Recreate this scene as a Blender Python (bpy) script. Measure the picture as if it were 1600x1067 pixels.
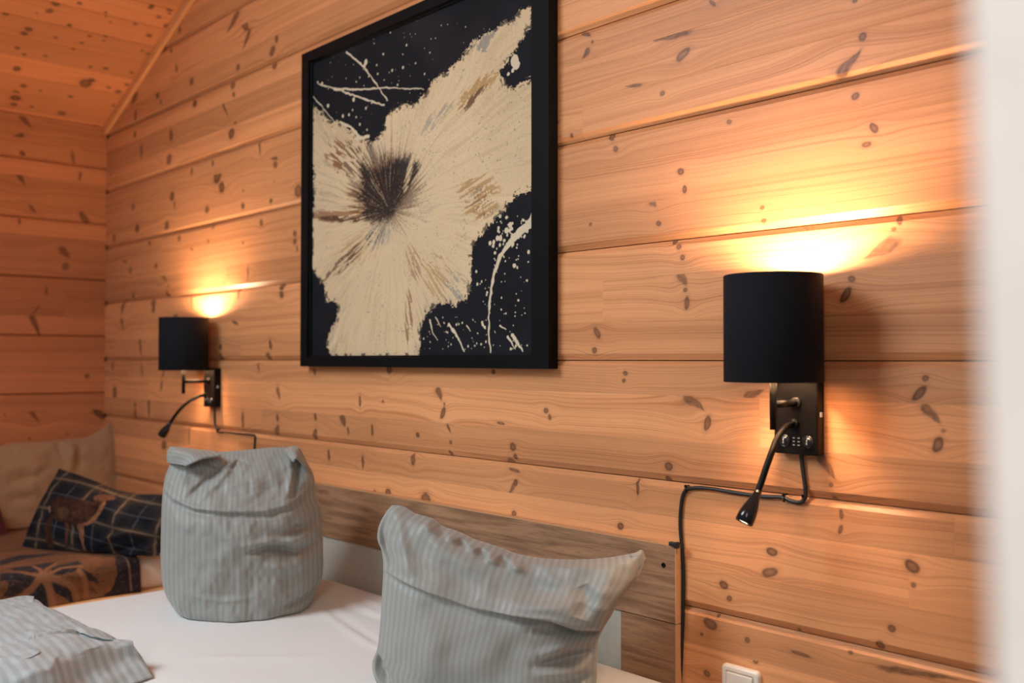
import bpy, math
import numpy as np
from mathutils import Vector, Matrix

for o in list(bpy.data.objects): bpy.data.objects.remove(o, do_unlink=True)
SC = bpy.context.scene
COL = SC.collection
rng = np.random.default_rng(7)

# ------------------------------------------------------------ camera
YAW, PITCH, ROLL, FPX = 0.8193, 0.01879, 0.00066, 1500.0
CAM = np.array([3.9694, -1.4506, 1.1017])
_f = np.array([-math.sin(YAW)*math.cos(PITCH), math.cos(YAW)*math.cos(PITCH), math.sin(PITCH)])
_r0 = np.array([math.cos(YAW), math.sin(YAW), 0.0]); _u0 = np.cross(_r0, _f)
CR = math.cos(ROLL)*_r0 + math.sin(ROLL)*_u0
CU = -math.sin(ROLL)*_r0 + math.cos(ROLL)*_u0
CF = _f
cd = bpy.data.cameras.new('camera'); cam = bpy.data.objects.new('camera', cd); COL.objects.link(cam)
cam.matrix_world = Matrix(((CR[0], CU[0], -CF[0], CAM[0]), (CR[1], CU[1], -CF[1], CAM[1]),
                           (CR[2], CU[2], -CF[2], CAM[2]), (0, 0, 0, 1)))
cd.sensor_width = 36.0; cd.lens = FPX/1600*36; cd.clip_start = 0.02
cd.dof.use_dof = True; cd.dof.focus_distance = 1.85; cd.dof.aperture_fstop = 2.8
SC.camera = cam

# ------------------------------------------------------------ world, daylight, added fill, exposure
SC.view_settings.view_transform = 'Standard'; SC.view_settings.look = 'None'
SC.view_settings.gamma = 1.0; SC.view_settings.use_curve_mapping = False
SC.view_settings.exposure = 0.20
wd = bpy.data.worlds.new('world'); SC.world = wd; wd.use_nodes = True
wd.node_tree.nodes['Background'].inputs['Color'].default_value = (0.78, 0.86, 1.0, 1)
wd.node_tree.nodes['Background'].inputs['Strength'].default_value = 0.17
def area(name, loc, target, sx, sy, power, col):
    l = bpy.data.lights.new(name, 'AREA'); l.shape = 'RECTANGLE'; l.size = sx; l.size_y = sy
    l.energy = power; l.color = col
    o = bpy.data.objects.new(name, l); COL.objects.link(o); o.location = loc
    o.rotation_euler = (Vector(target)-Vector(loc)).to_track_quat('-Z', 'Y').to_euler()
    return o
area('roof_window_daylight', (1.7, -2.3, 2.55), (2.55, -0.65, 0.4), 1.1, 1.2, 36, (0.84, 0.94, 1.0)).data.spread = math.radians(130)
area('jamb_fill', (4.6, -2.35, 1.9), (3.7, -1.1, 1.3), .6, 1.2, 19, (1.0, 0.96, 0.90))  # added fill lamp behind the camera, aimed to brighten the door jamb

# ------------------------------------------------------------ measuring helpers: a pixel's ray met with a plane of the room
def ray(px, py): return CF*FPX + CR*(px-800.0) + CU*(533.5-py)
def hit(px, py, p0, n):
    d = ray(px, py); n = np.asarray(n, float); t = ((np.asarray(p0, float)-CAM)@n)/(d@n); return CAM + t*d
def on_y(px, py, y=0.0): return hit(px, py, (0, y, 0), (0, 1, 0))
def on_x(px, py, x=0.0): return hit(px, py, (x, 0, 0), (1, 0, 0))
def on_z(px, py, z): return hit(px, py, (0, 0, z), (0, 0, 1))

# ------------------------------------------------------------ scene helpers
def tag(o, label=None, cat=None, group=None, kind=None):
    if label: o['label'] = label
    if cat: o['category'] = cat
    if group: o['group'] = group
    if kind: o['kind'] = kind
    return o
def empty(name, loc=(0, 0, 0)):
    o = bpy.data.objects.new(name, None); COL.objects.link(o); o.location = loc
    o.empty_display_size = 0.05; return o
def link(name, me, mat=None, parent=None, smooth=False, angle=None):
    if mat: me.materials.append(mat)
    if smooth: me.polygons.foreach_set('use_smooth', [True]*len(me.polygons))
    o = bpy.data.objects.new(name, me); COL.objects.link(o)
    if parent:
        o.parent = parent
        o.matrix_parent_inverse = Matrix.Translation(parent.location).inverted() if parent.parent is None else Matrix()
    return o
def mesh(name, V, F, mat=None, parent=None, uv=None, smooth=False):
    me = bpy.data.meshes.new(name); me.from_pydata([tuple(map(float, v)) for v in V], [], F); me.update()
    if uv is not None:
        l = me.uv_layers.new(name='UVMap'); idx = np.empty(len(me.loops), int)
        me.loops.foreach_get('vertex_index', idx)
        l.data.foreach_set('uv', np.asarray(uv, np.float32)[idx].ravel())
    return link(name, me, mat, parent, smooth)
def bevel(o, w, seg=2):
    m = o.modifiers.new('bevel', 'BEVEL'); m.width = w; m.segments = seg; m.limit_method = 'ANGLE'; return o
def box(name, lo, hi, mat, parent=None, bev=0.0, uvf=None):
    V = [(x, y, z) for x in (lo[0], hi[0]) for y in (lo[1], hi[1]) for z in (lo[2], hi[2])]
    F = [(0, 1, 3, 2), (4, 6, 7, 5), (0, 4, 5, 1), (2, 3, 7, 6), (0, 2, 6, 4), (1, 5, 7, 3)]
    o = mesh(name, V, F, mat, parent, uv=[uvf(v) for v in V] if uvf else None)
    if bev: bevel(o, bev)
    return o
def catmull(P, n=10):
    P = [np.asarray(p, float) for p in P]; P = [2*P[0]-P[1]] + P + [2*P[-1]-P[-2]]; out = []
    for i in range(1, len(P)-2):
        a, b, c, d = P[i-1:i+3]
        for k in range(n):
            t = k/n; out.append(.5*((2*b)+(-a+c)*t+(2*a-5*b+4*c-d)*t*t+(-a+3*b-3*c+d)*t**3))
    out.append(P[-2]); return out
def tube(name, P, R, mat, parent=None, seg=12, n=8, caps=True, smooth=True):
    """tube along a smooth path; R one radius or one per control point"""
    if np.isscalar(R): R = [R]*len(P)
    Q = catmull([np.append(np.asarray(p, float), r) for p, r in zip(P, R)], n) if len(P) > 2 else [np.append(np.asarray(p, float), r) for p, r in zip(P, R)]
    Q = np.array(Q); C = Q[:, :3]; rr = Q[:, 3]
    V = []; F = []; up = None
    for i in range(len(C)):
        t = C[min(i+1, len(C)-1)]-C[max(i-1, 0)]; t = t/np.linalg.norm(t)
        if up is None: up = np.array([0, 0, 1.]) if abs(t[2]) < .9 else np.array([1., 0, 0])
        a = np.cross(t, up); a /= np.linalg.norm(a); b = np.cross(a, t); up = b
        for k in range(seg):
            w = 2*math.pi*k/seg; V.append(C[i]+rr[i]*(math.cos(w)*a+math.sin(w)*b))
    for i in range(len(C)-1):
        for k in range(seg):
            F.append((i*seg+k, i*seg+(k+1) % seg, (i+1)*seg+(k+1) % seg, (i+1)*seg+k))
    if caps:
        F.append(tuple(reversed(range(seg)))); F.append(tuple(range((len(C)-1)*seg, len(C)*seg)))
    o = mesh(name, V, F, mat, parent)
    me = o.data
    me.polygons.foreach_set('use_smooth', [smooth and len(p.vertices) == 4 for p in me.polygons]); return o
def lathe(name, prof, mat, parent=None, origin=(0, 0, 0), axis=(0, 0, 1), seg=48, smooth=True):
    ax = np.asarray(axis, float); ax /= np.linalg.norm(ax)
    h = np.array([1., 0, 0]) if abs(ax[0]) < .9 else np.array([0, 1., 0])
    a = np.cross(ax, h); a /= np.linalg.norm(a); b = np.cross(ax, a); V = []; F = []
    for r, z in prof:
        for k in range(seg):
            w = 2*math.pi*k/seg; V.append(np.asarray(origin)+ax*z+r*(math.cos(w)*a+math.sin(w)*b))
    for i in range(len(prof)-1):
        for k in range(seg):
            F.append((i*seg+k, i*seg+(k+1) % seg, (i+1)*seg+(k+1) % seg, (i+1)*seg+k))
    return mesh(name, V, F, mat, parent, smooth=smooth)

# ------------------------------------------------------------ numpy fields
_L = rng.random((256, 256))
def noise(x, y, seed=0):
    x = np.asarray(x, float)+seed*17.31; y = np.asarray(y, float)+seed*9.77
    xi = np.floor(x).astype(int); yi = np.floor(y).astype(int); fx = x-xi; fy = y-yi
    fx = fx*fx*(3-2*fx); fy = fy*fy*(3-2*fy)
    g = lambda i, j: _L[(xi+i) % 256, (yi+j) % 256]
    return (g(0, 0)*(1-fx)+g(1, 0)*fx)*(1-fy)+(g(0, 1)*(1-fx)+g(1, 1)*fx)*fy
def fbm(x, y, o=4, seed=0):
    s = 0; a = .5
    for k in range(o): s = s+a*noise(x*2**k, y*2**k, seed+k*3); a *= .5
    return s/(1-.5**o)
def sstep(a, b, x):
    t = np.clip((x-a)/(b-a), 0, 1); return t*t*(3-2*t)
def inside(poly, X, Y):
    c = np.zeros(X.shape, bool); n = len(poly)
    for i in range(n):
        x1, y1 = poly[i]; x2, y2 = poly[(i+1) % n]
        if y1 == y2: continue
        m = ((y1 > Y) != (y2 > Y)) & (X < (x2-x1)*(Y-y1)/(y2-y1)+x1); c ^= m
    return c
def seg_dist(X, Y, pts):
    """distance to a polyline and the 0..1 position along it"""
    best = np.full(X.shape, 1e9); pos = np.zeros(X.shape); n = len(pts)-1
    for i in range(n):
        ax, ay = pts[i]; bx, by = pts[i+1]; dx, dy = bx-ax, by-ay
        t = np.clip(((X-ax)*dx+(Y-ay)*dy)/(dx*dx+dy*dy+1e-12), 0, 1)
        d = np.hypot(X-ax-t*dx, Y-ay-t*dy); m = d < best
        best = np.where(m, d, best); pos = np.where(m, (i+t)/n, pos)
    return best, pos
def image(name, A, data=False):
    h, w = A.shape[:2]; im = bpy.data.images.new(name, w, h, alpha=False, float_buffer=data)
    if data: im.colorspace_settings.name = 'Non-Color'
    B = np.ones((h, w, 4), np.float32); B[..., :3] = A
    im.pixels.foreach_set(B.ravel()); im.update(); im.pack(); return im

# knots measured on the logs, in mm: two ends of the long axis, width, 1 = spike knot
KN_BACK="""1125,2218,1059,2175,20.6,1;1158,2172,1190,2151,18.5,0;1203,2139,1165,2096,14.8,1;1372,2079,1372,2064,13.9,0;1337,2034,1358,2047,19.7,0;1127,2046,1127,2034,15.6,0;786,2072,787,2061,21.3,0;490,2089,508,2072,19.8,0;530,2053,530,2039,10.2,0;302,2120,255,2092,29.0,1;297,2054,294,2025,15.2,0;813,1990,814,1980,21.0,0;1092,1995,1092,1985,21.1,0;1095,1963,1102,1952,10.3,0;1019,1947,1056,1898,9.9,1;1110,1863,1110,1860,10.7,0;1084,1837,1086,1830,28.0,0;1361,1997,1361,1988,18.6,0;619,1924,623,1892,19.1,0;286,1960,297,1973,17.1,0;356,1908,353,1868,18.4,1;604,1829,608,1819,30.1,0;50,1849,50,1843,0.0,0;660,2151,664,2130,10.7,0;611,2218,622,2210,11.9,0;685,2276,689,2265,17.1,0;984,1714,991,1703,39.7,0;1023,1676,1012,1659,28.8,0;631,1691,636,1680,25.5,0;1164,1639,1168,1635,7.4,0;1343,1719,1376,1708,11.7,0;1370,1694,1367,1686,16.2,0;1268,1781,1275,1738,11.7,1;952,1763,952,1750,11.3,0;1510,1600,1494,1585,28.0,0;794,1760,790,1744,12.3,0;277,1695,281,1683,20.3,0;320,1607,321,1596,24.9,0;94,1595,85,1578,20.1,0;589,1593,592,1579,23.9,0;912,1610,912,1603,19.4,0;1166,1593,1164,1584,15.5,0;1342,1587,1345,1580,12.7,0;655,1663,655,1642,9.6,0;439,1538,439,1530,15.8,0;693,1533,697,1523,17.5,0;956,1548,956,1539,12.7,0;1283,1530,1286,1516,13.9,0;1485,1475,1485,1466,14.7,0;1484,1452,1487,1443,15.0,0;1498,1431,1498,1419,6.5,0;781,1493,804,1478,6.7,0;922,1500,922,1494,9.6,0;1167,1473,1167,1469,7.6,0;1362,1639,1362,1639,3.5,0;181,1490,217,1482,10.4,0;257,1448,257,1442,17.0,0;497,1450,497,1442,15.4,0;552,1409,590,1386,14.7,1;605,1369,608,1362,6.9,0;591,1344,599,1329,15.3,0;284,1352,291,1340,16.6,0;192,1328,175,1283,19.7,1;478,1315,478,1302,25.9,0;474,1292,481,1281,20.0,0;171,1264,186,1224,16.4,1;668,1264,674,1246,20.3,0;797,1316,796,1282,11.3,1;353,1174,367,1122,15.8,1;372,1078,382,1035,10.6,1;1202,1386,1199,1354,9.4,1;1410,1328,1410,1313,20.3,0;1412,1300,1408,1290,16.4,0;1103,1223,1132,1215,8.0,0;1140,1325,1139,1298,11.6,1;1013,1148,1019,1138,16.6,0;1014,1119,1019,1100,17.9,0;1342,1157,1348,1136,11.9,0;1330,1118,1330,1103,19.4,0;1270,1085,1275,1065,10.7,1;85,1088,86,1054,15.1,1;110,986,108,954,26.9,0;576,1059,555,1035,9.9,1;556,1017,550,990,14.7,1;441,948,442,934,13.2,0;1389,1014,1400,987,14.7,1;313,935,314,919,11.1,0;441,950,446,886,13.8,1;314,909,315,876,12.5,0;1172,929,1175,875,14.3,1;1388,935,1391,919,10.2,0;1395,900,1376,876,14.6,0;1600,947,1603,932,9.2,0;1606,901,1593,876,14.3,0;1738,947,1751,924,21.8,1;1767,916,1770,902,7.3,0;1881,928,1882,905,7.8,0;2076,919,2076,912,10.5,0;1824,1002,1824,979,7.1,0;2181,984,2169,963,10.4,0;2192,946,2203,929,7.5,1;2204,908,2204,903,8.1,0;786,861,786,809,10.2,1;578,799,584,792,29.0,0;1839,843,1839,814,10.0,1;1672,848,1674,824,8.8,0;2058,864,2057,843,12.3,0;2108,771,2111,747,25.8,0;1892,757,1894,754,10.1,0;1951,763,1954,759,17.7,0;1927,995,1930,992,6.5,0;2155,1031,2167,1008,17.9,1;2180,998,2180,992,4.0,0;2199,884,2201,874,9.2,0;2522,996,2524,990,10.4,0;2534,984,2534,975,6.3,0;2419,915,2421,903,13.7,0;2428,892,2428,884,9.0,0;2408,877,2409,871,17.3,0;2411,860,2439,856,5.6,0;2355,1077,2356,1071,9.4,0;1955,1083,1957,1069,15.2,0;1597,1073,1597,1061,9.4,0;2370,960,2391,958,2.4,0;2432,835,2425,826,8.5,0;2431,834,2406,802,8.5,1;2422,764,2425,761,11.7,0;2727,776,2733,772,12.6,0;2773,868,2774,842,3.9,0;2841,876,2846,875,11.7,0;2625,1777,2649,1766,6.2,0;2657,1751,2657,1750,3.3,0;2647,1737,2631,1724,10.3,1;2894,1711,2810,1718,12.3,1;2873,1666,2896,1678,13.0,0;2783,1636,2748,1640,5.7,1;2835,1610,2836,1607,8.6,0;2537,1601,2558,1603,8.6,0;2701,1554,2711,1542,10.0,0;2719,1525,2718,1517,9.2,0;2985,1529,2985,1525,7.4,0;2946,1755,2955,1745,3.0,0;2598,1572,2598,1566,5.8,0;3235,1618,3240,1618,11.9,0;3197,1566,3231,1594,16.1,1;3224,1525,3226,1525,10.2,0;3252,1475,3258,1462,8.9,0;3237,1444,3249,1444,7.5,0;3293,1324,3296,1312,6.3,0;3286,1305,3288,1304,5.8,0;3291,1286,3244,1265,17.9,1;3216,1234,3216,1229,8.8,0;3213,1215,3199,1197,8.9,0;3332,1075,3336,1072,8.4,0;3333,1059,3316,1042,8.6,0;3332,1031,3352,1010,13.3,1;3360,996,3361,995,3.4,0;3356,983,3348,966,10.4,0;3158,945,3183,911,14.0,1;3177,899,3180,896,6.2,0;3182,878,3182,873,6.6,0;3196,858,3196,846,3.5,0;3197,833,3192,822,4.7,0;3305,792,3318,781,14.4,0;3312,758,3315,758,6.5,0;3275,685,3283,686,9.8,0;3116,649,3117,648,2.8,0;2857,1326,2863,1321,7.8,0;2872,1314,2875,1311,9.1,0;2880,1292,2884,1291,8.9,0;2876,1261,2888,1243,16.4,1;2888,1231,2889,1231,7.0,0;2893,1216,2890,1197,7.9,0;2664,1164,2674,1147,10.2,0;2658,1120,2666,1121,10.7,0;2743,1077,2743,1073,8.1,0;2739,1061,2740,1060,6.8,0;2965,703,2976,697,11.8,0;2982,679,2983,677,8.5,0;2931,628,2952,622,14.7,0;3016,613,3022,612,8.5,0;3035,581,3037,579,8.1,0;2929,536,2938,532,9.5,0;2923,603,2923,602,2.3,0;2956,642,2956,641,3.4,0;3061,774,3076,772,11.9,0;3053,734,3076,741,12.7,0;3210,635,3211,632,5.6,0;3107,612,3137,610,2.7,0;3257,657,3261,654,11.8,0;3265,621,3371,631,8.6,1;2876,553,2878,551,6.2,0;2889,1032,2924,1015,16.9,1;2940,997,2933,976,9.8,0;3019,1036,3048,1047,15.2,1;2847,906,2850,896,13.6,0;2878,1456,2878,1450,10.9,0;2888,1424,2886,1413,6.9,0;2808,1406,2817,1396,13.4,1;2651,1378,2652,1377,6.1,0;2826,1363,2826,1359,8.6,0;3052,1366,3053,1365,6.2,0;3055,1343,3056,1341,7.2,0;2545,1469,2550,1462,12.1,0;3224,1681,3225,1678,6.7,0"""
KN_LEFT="""323,2036,291,2001,16.8,1;317,1964,349,1945,12.9,0;135,1925,128,1884,7.0,0;332,1815,310,1777,16.0,1;102,1846,105,1813,9.1,1;288,1693,271,1672,9.3,0;98,1682,72,1650,17.2,0;325,1643,325,1620,5.3,0;171,1538,144,1506,21.4,1;159,1470,151,1467,19.2,0;225,1378,225,1348,5.5,0;284,1282,251,1202,17.6,1;252,1306,278,1271,5.5,1;75,1035,63,1034,12.0,0;280,906,253,865,13.0,1;39,898,3,866,16.4,0;322,1897,311,1887,11.9,0;281,797,281,794,6.7,0;142,808,142,804,5.9,0;370,893,368,891,5.4,0"""
KN_CEIL="""399,607,394,603,17.0,0;392,645,388,651,19.7,0;319,557,317,557,12.1,0;432,491,430,492,18.1,0;438,464,437,465,16.3,0;241,526,239,525,10.5,0;191,545,190,544,10.5,0;269,438,268,439,9.7,0;253,482,252,481,9.6,0;438,382,437,382,12.7,0;409,355,408,354,10.8,0;342,370,341,370,10.9,0;183,360,182,359,11.4,0;131,369,129,368,13.8,0;410,267,407,267,20.1,0;170,257,164,259,35.8,0;155,284,153,284,19.0,0;363,176,362,176,16.5,0;377,126,374,126,19.1,0;368,95,366,95,26.7,0;364,54,362,53,17.3,0;301,57,300,58,10.0,0;190,48,188,48,20.7,0;192,162,191,162,12.3,0;42,247,40,246,17.4,0;83,261,82,260,12.2,0;37,375,36,375,11.8,0;42,754,41,753,14.1,0;35,735,34,735,8.1,0;231,663,231,663,7.9,0;225,644,224,644,6.0,0;323,676,321,676,11.5,0;17,670,16,670,18.9,0;56,599,54,599,15.0,0;340,480,339,480,10.4,0;431,580,430,581,5.8,0;47,509,46,509,8.9,0;301,166,300,166,8.4,0;28,156,27,155,10.3,0;200,621,200,621,6.1,0;188,518,188,518,8.5,0;105,745,102,744,13.9,0;121,641,120,641,10.3,0;62,705,60,704,12.2,0;48,-6,44,-7,19.3,0;22,500,21,499,11.3,0;27,299,26,299,12.2,0;516,545,513,544,15.4,0"""

# ------------------------------------------------------------ materials
def newmat(name):
    m = bpy.data.materials.new(name); m.use_nodes = True
    nt = m.node_tree; return m, nt, nt.nodes['Principled BSDF']
def N(nt, typ, **kw):
    n = nt.nodes.new(typ)
    for k, v in kw.items():
        if k in n.inputs: n.inputs[k].default_value = v
        else: setattr(n, k, v)
    return n
def math_(nt, op, a, b=None, c=None):
    n = nt.nodes.new('ShaderNodeMath'); n.operation = op
    for i, v in enumerate((a, b, c)):
        if v is None: continue
        if hasattr(v, 'links') or hasattr(v, 'is_output'): nt.links.new(v, n.inputs[i])
        else: n.inputs[i].default_value = v
    return n.outputs[0]
def mixc(nt, f, a, b, mode='MIX'):
    n = nt.nodes.new('ShaderNodeMix'); n.data_type = 'RGBA'; n.blend_type = mode
    for s, v in ((n.inputs[0], f), (n.inputs[6], a), (n.inputs[7], b)):
        if hasattr(v, 'is_output'): nt.links.new(v, s)
        elif isinstance(v, (tuple, list)): s.default_value = (*v, 1)[:4]
        else: s.default_value = v
    return n.outputs[2]
def ramp(nt, fac, stops):
    n = nt.nodes.new('ShaderNodeMapRange'); n.inputs[1].default_value = stops[0]; n.inputs[2].default_value = stops[1]
    n.inputs[3].default_value = stops[2] if len(stops) > 2 else 0; n.inputs[4].default_value = stops[3] if len(stops) > 2 else 1
    n.interpolation_type = 'SMOOTHSTEP'; nt.links.new(fac, n.inputs[0]); return n.outputs[0]
def noise_n(nt, vec, scale, detail=2, rough=.5, dist=0):
    n = N(nt, 'ShaderNodeTexNoise'); n.inputs['Scale'].default_value = scale; n.inputs['Detail'].default_value = detail
    n.inputs['Roughness'].default_value = rough; n.inputs['Distortion'].default_value = dist
    if vec is not None: nt.links.new(vec, n.inputs['Vector'])
    return n.outputs['Fac']
def bump(nt, b, h, dist, strength=.5):
    n = N(nt, 'ShaderNodeBump'); n.inputs['Distance'].default_value = dist; n.inputs['Strength'].default_value = strength
    nt.links.new(h, n.inputs['Height']); nt.links.new(n.outputs[0], b.inputs['Normal'])
def plain(name, col, rough=.5, metal=0, spec=.5, tex=None):
    m, nt, b = newmat(name); b.inputs['Roughness'].default_value = rough; b.inputs['Metallic'].default_value = metal
    b.inputs['Specular IOR Level'].default_value = spec
    tc = N(nt, 'ShaderNodeTexCoord'); f = noise_n(nt, tc.outputs['Object'], tex or 60, 3)
    c = mixc(nt, f, tuple(x*.88 for x in col), tuple(min(1, x*1.1) for x in col)); nt.links.new(c, b.inputs['Base Color'])
    return m

def parse(s):
    return [tuple(float(a) for a in it.split(',')) for it in s.split(';')]
def wood_field(name, U0, U1, V0, V1, res, lam, knots, seed, seglen=2.0):
    """R: grain coordinate (bends round the knots), G: knot, B: tone of each glued strip"""
    w = int((U1-U0)*res); h = int((V1-V0)*res)
    u = U0+(np.arange(w)+.5)/res; v = V0+(np.arange(h)+.5)/res
    li = lam(v); G = np.zeros((h, w)); R = np.empty((h, w)); B = np.empty((h, w))
    r = np.random.default_rng(seed); rows = {}
    for l in np.unique(li):
        ys = np.where(li == l)[0]; y0, y1 = ys[0], ys[-1]+1; rows[l] = (y0, y1)
        cuts = [U0-2]; strip = r.random()
        while cuts[-1] < U1: cuts.append(cuts[-1]+seglen*(.5+r.random()))
        for a, b in zip(cuts[:-1], cuts[1:]):
            x0 = int(np.clip((a-U0)*res, 0, w)); x1 = int(np.clip((b-U0)*res, 0, w))
            fr = .55+r.random()**1.5*1.1; off = r.random()*400
            if x1 <= x0: continue
            uu = u[x0:x1][None, :]; vv = v[y0:y1][:, None]
            wob = (noise(uu*1.3+off, vv*3+off, seed)-.5)*.032+(noise(uu*4+off, vv*9, seed)-.5)*.006
            R[y0:y1, x0:x1] = (vv+wob)*fr/.0017+off
            B[y0:y1, x0:x1] = np.clip(strip+.12*(r.random()-.5), 0, 1)
    for k in knots:
        u1, v1, u2, v2, kw, sp = k[0]/1e3, k[1]/1e3, k[2]/1e3, k[3]/1e3, max(k[4], 5)/1e3, k[5]
        cu, cv = (u1+u2)/2, (v1+v2)/2
        if not (U0+.01 < cu < U1-.01 and V0+.01 < cv < V1-.01): continue
        L = math.hypot(u2-u1, v2-v1); ax = ((u2-u1)/L, (v2-v1)/L) if L > .003 else (0, 1)
        La = max(L/2+kw*.15, kw/2)
        if L <= .003: La = kw/2
        La *= 1.10; Lb = kw/2*(1.55 if sp else 1.30)
        l = lam(np.array([cv]))[0]
        if l not in rows: continue
        y0, y1 = rows[l]; ext = La*2+.09
        x0 = int(np.clip((cu-ext-U0)*res, 0, w)); x1 = int(np.clip((cu+ext-U0)*res, 0, w))
        if x1 <= x0: continue
        X, Y = np.meshgrid(u[x0:x1]-cu, v[y0:y1]-cv)
        wa = X*ax[0]+Y*ax[1]; wb = -X*ax[1]+Y*ax[0]
        wb = wb+(noise(X*90, Y*90, 3)-.5)*Lb*.5
        lb = Lb*(1-.70*np.clip((wa/La+1)/2, 0, 1)) if sp else Lb
        d = np.hypot(wa/La, wb/lb)
        m = sstep(1.22, .84, d)
        dark = .74+.26*sstep(.35, .95, d) if not sp else .66+.3*noise(wa*160, wb*500, 5)
        small = .82+.18*r.random()
        gg = G[y0:y1, x0:x1]; gg[:] = np.maximum(gg, m*dark*small+.16*np.exp(-(d-1)**2*2.2)*(d > 1))
        # grain opens round the knot
        Lx = abs(ax[0])*La+abs(ax[1])*Lb; Lv = abs(ax[1])*La+abs(ax[0])*Lb
        r2 = (X/(Lx*2.6+.012))**2+(Y/(Lv*1.9+.004))**2
        rr = R[y0:y1, x0:x1]; j = int(np.clip((cv-V0)*res, y0, y1-1))-y0
        i0 = int(np.clip((cu-U0)*res, x0, x1-1))-x0
        c0 = rr[j, i0]; rr += -(rr-c0)*.88*np.exp(-r2)*(np.abs(rr-c0) < 100)
    return image(name, np.dstack([R, G, B]), True), (U0, V0, U1-U0, V1-V0)

def pine(name, fld, lo=(.76, .352, .152), hi=(.37, .125, .043), contrast=.66, tone=.34):
    im, (U0, V0, DU, DV) = fld
    m, nt, b = newmat(name); L = nt.links
    uv = N(nt, 'ShaderNodeUVMap', uv_map='UVMap')
    mp = N(nt, 'ShaderNodeMapping'); mp.vector_type = 'POINT'
    mp.inputs['Location'].default_value = (-U0/DU, -V0/DV, 0); mp.inputs['Scale'].default_value = (1/DU, 1/DV, 1)
    L.new(uv.outputs[0], mp.inputs[0])
    t = N(nt, 'ShaderNodeTexImage'); t.image = im; t.extension = 'EXTEND'; L.new(mp.outputs[0], t.inputs[0])
    s = N(nt, 'ShaderNodeSeparateColor'); L.new(t.outputs['Color'], s.inputs[0])
    su = N(nt, 'ShaderNodeSeparateXYZ'); L.new(uv.outputs[0], su.inputs[0])
    c = N(nt, 'ShaderNodeCombineXYZ')
    L.new(math_(nt, 'MULTIPLY', su.outputs[0], 1.1), c.inputs[0]); L.new(s.outputs[0], c.inputs[1])
    L.new(math_(nt, 'MULTIPLY', s.outputs[2], 37), c.inputs[2])
    g1 = noise_n(nt, c.outputs[0], 1.0, 3, .55)
    ring = ramp(nt, g1, (.46, .70))
    c2 = N(nt, 'ShaderNodeCombineXYZ')          # broad bands of late wood
    L.new(math_(nt, 'MULTIPLY', su.outputs[0], .5), c2.inputs[0]); L.new(math_(nt, 'MULTIPLY', s.outputs[0], .10), c2.inputs[1])
    L.new(math_(nt, 'MULTIPLY', s.outputs[2], 11), c2.inputs[2])
    g2 = ramp(nt, noise_n(nt, c2.outputs[0], 1.0, 2, .5), (.42, .68))
    c3 = N(nt, 'ShaderNodeCombineXYZ')          # fibres
    L.new(math_(nt, 'MULTIPLY', su.outputs[0], 22), c3.inputs[0]); L.new(math_(nt, 'MULTIPLY', su.outputs[1], 900), c3.inputs[1])
    g3 = noise_n(nt, c3.outputs[0], 1.0, 2, .5)
    f = math_(nt, 'ADD', math_(nt, 'MULTIPLY', ring, contrast*.62), math_(nt, 'MULTIPLY', g2, contrast*.42))
    f = math_(nt, 'ADD', f, math_(nt, 'MULTIPLY', math_(nt, 'SUBTRACT', g3, .5), .22))
    col = mixc(nt, f, lo, hi)
    st = noise_n(nt, uv.outputs[0], 3.0, 3, .5)
    br = math_(nt, 'ADD', math_(nt, 'MULTIPLY', math_(nt, 'SUBTRACT', s.outputs[2], .5), tone), math_(nt, 'ADD', math_(nt, 'MULTIPLY', st, .22), .88))
    cb = N(nt, 'ShaderNodeCombineXYZ')
    for i in range(3): L.new(br, cb.inputs[i])
    col = mixc(nt, 1.0, col, cb.outputs[0], 'MULTIPLY')
    kn = mixc(nt, noise_n(nt, c3.outputs[0], .35, 2, .5), (.15, .060, .028), (.055, .022, .013))
    fk = N(nt, 'ShaderNodeClamp'); L.new(s.outputs[1], fk.inputs[0])
    col = mixc(nt, fk.outputs[0], col, kn)
    L.new(col, b.inputs['Base Color']); b.inputs['Roughness'].default_value = .42
    b.inputs['Specular IOR Level'].default_value = .3
    bump(nt, b, math_(nt, 'SUBTRACT', math_(nt, 'MULTIPLY', f, -.6), math_(nt, 'MULTIPLY', s.outputs[1], .5)), .0006, .6)
    return m

H = .227; ZJ = 1.1
def lam_log(z0):
    def fn(v):
        t = (v-z0)/H; k = np.floor(t); fr = 1-(t-k)      # from the top of each log
        return (k*3+(fr < .66)+(fr < .29)).astype(int)
    return fn
LJ = ZJ+3.4125*H
M_BACK = pine('pine_log_back', wood_field('pine_field_back', 0, 3.5, .25, 2.45, 720, lam_log(ZJ), parse(KN_BACK), 11))
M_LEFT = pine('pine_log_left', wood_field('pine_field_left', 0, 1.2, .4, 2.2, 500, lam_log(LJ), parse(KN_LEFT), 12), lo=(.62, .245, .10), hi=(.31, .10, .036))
M_CEIL = pine('pine_ceiling_board', wood_field('pine_field_ceiling', 0, 1.2, -.1, 1.4, 500, lambda v: np.floor((v-.125)/.105).astype(int), parse(KN_CEIL), 13, 3), lo=(.76, .31, .125), hi=(.48, .16, .055), contrast=.4)
M_STRIP = pine('pine_strip', wood_field('pine_field_strip', 0, 3, -.1, .1, 300, lambda v: np.zeros(len(v), int), [], 14, 5), lo=(.78, .38, .15), hi=(.55, .22, .08), contrast=.4)

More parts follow.
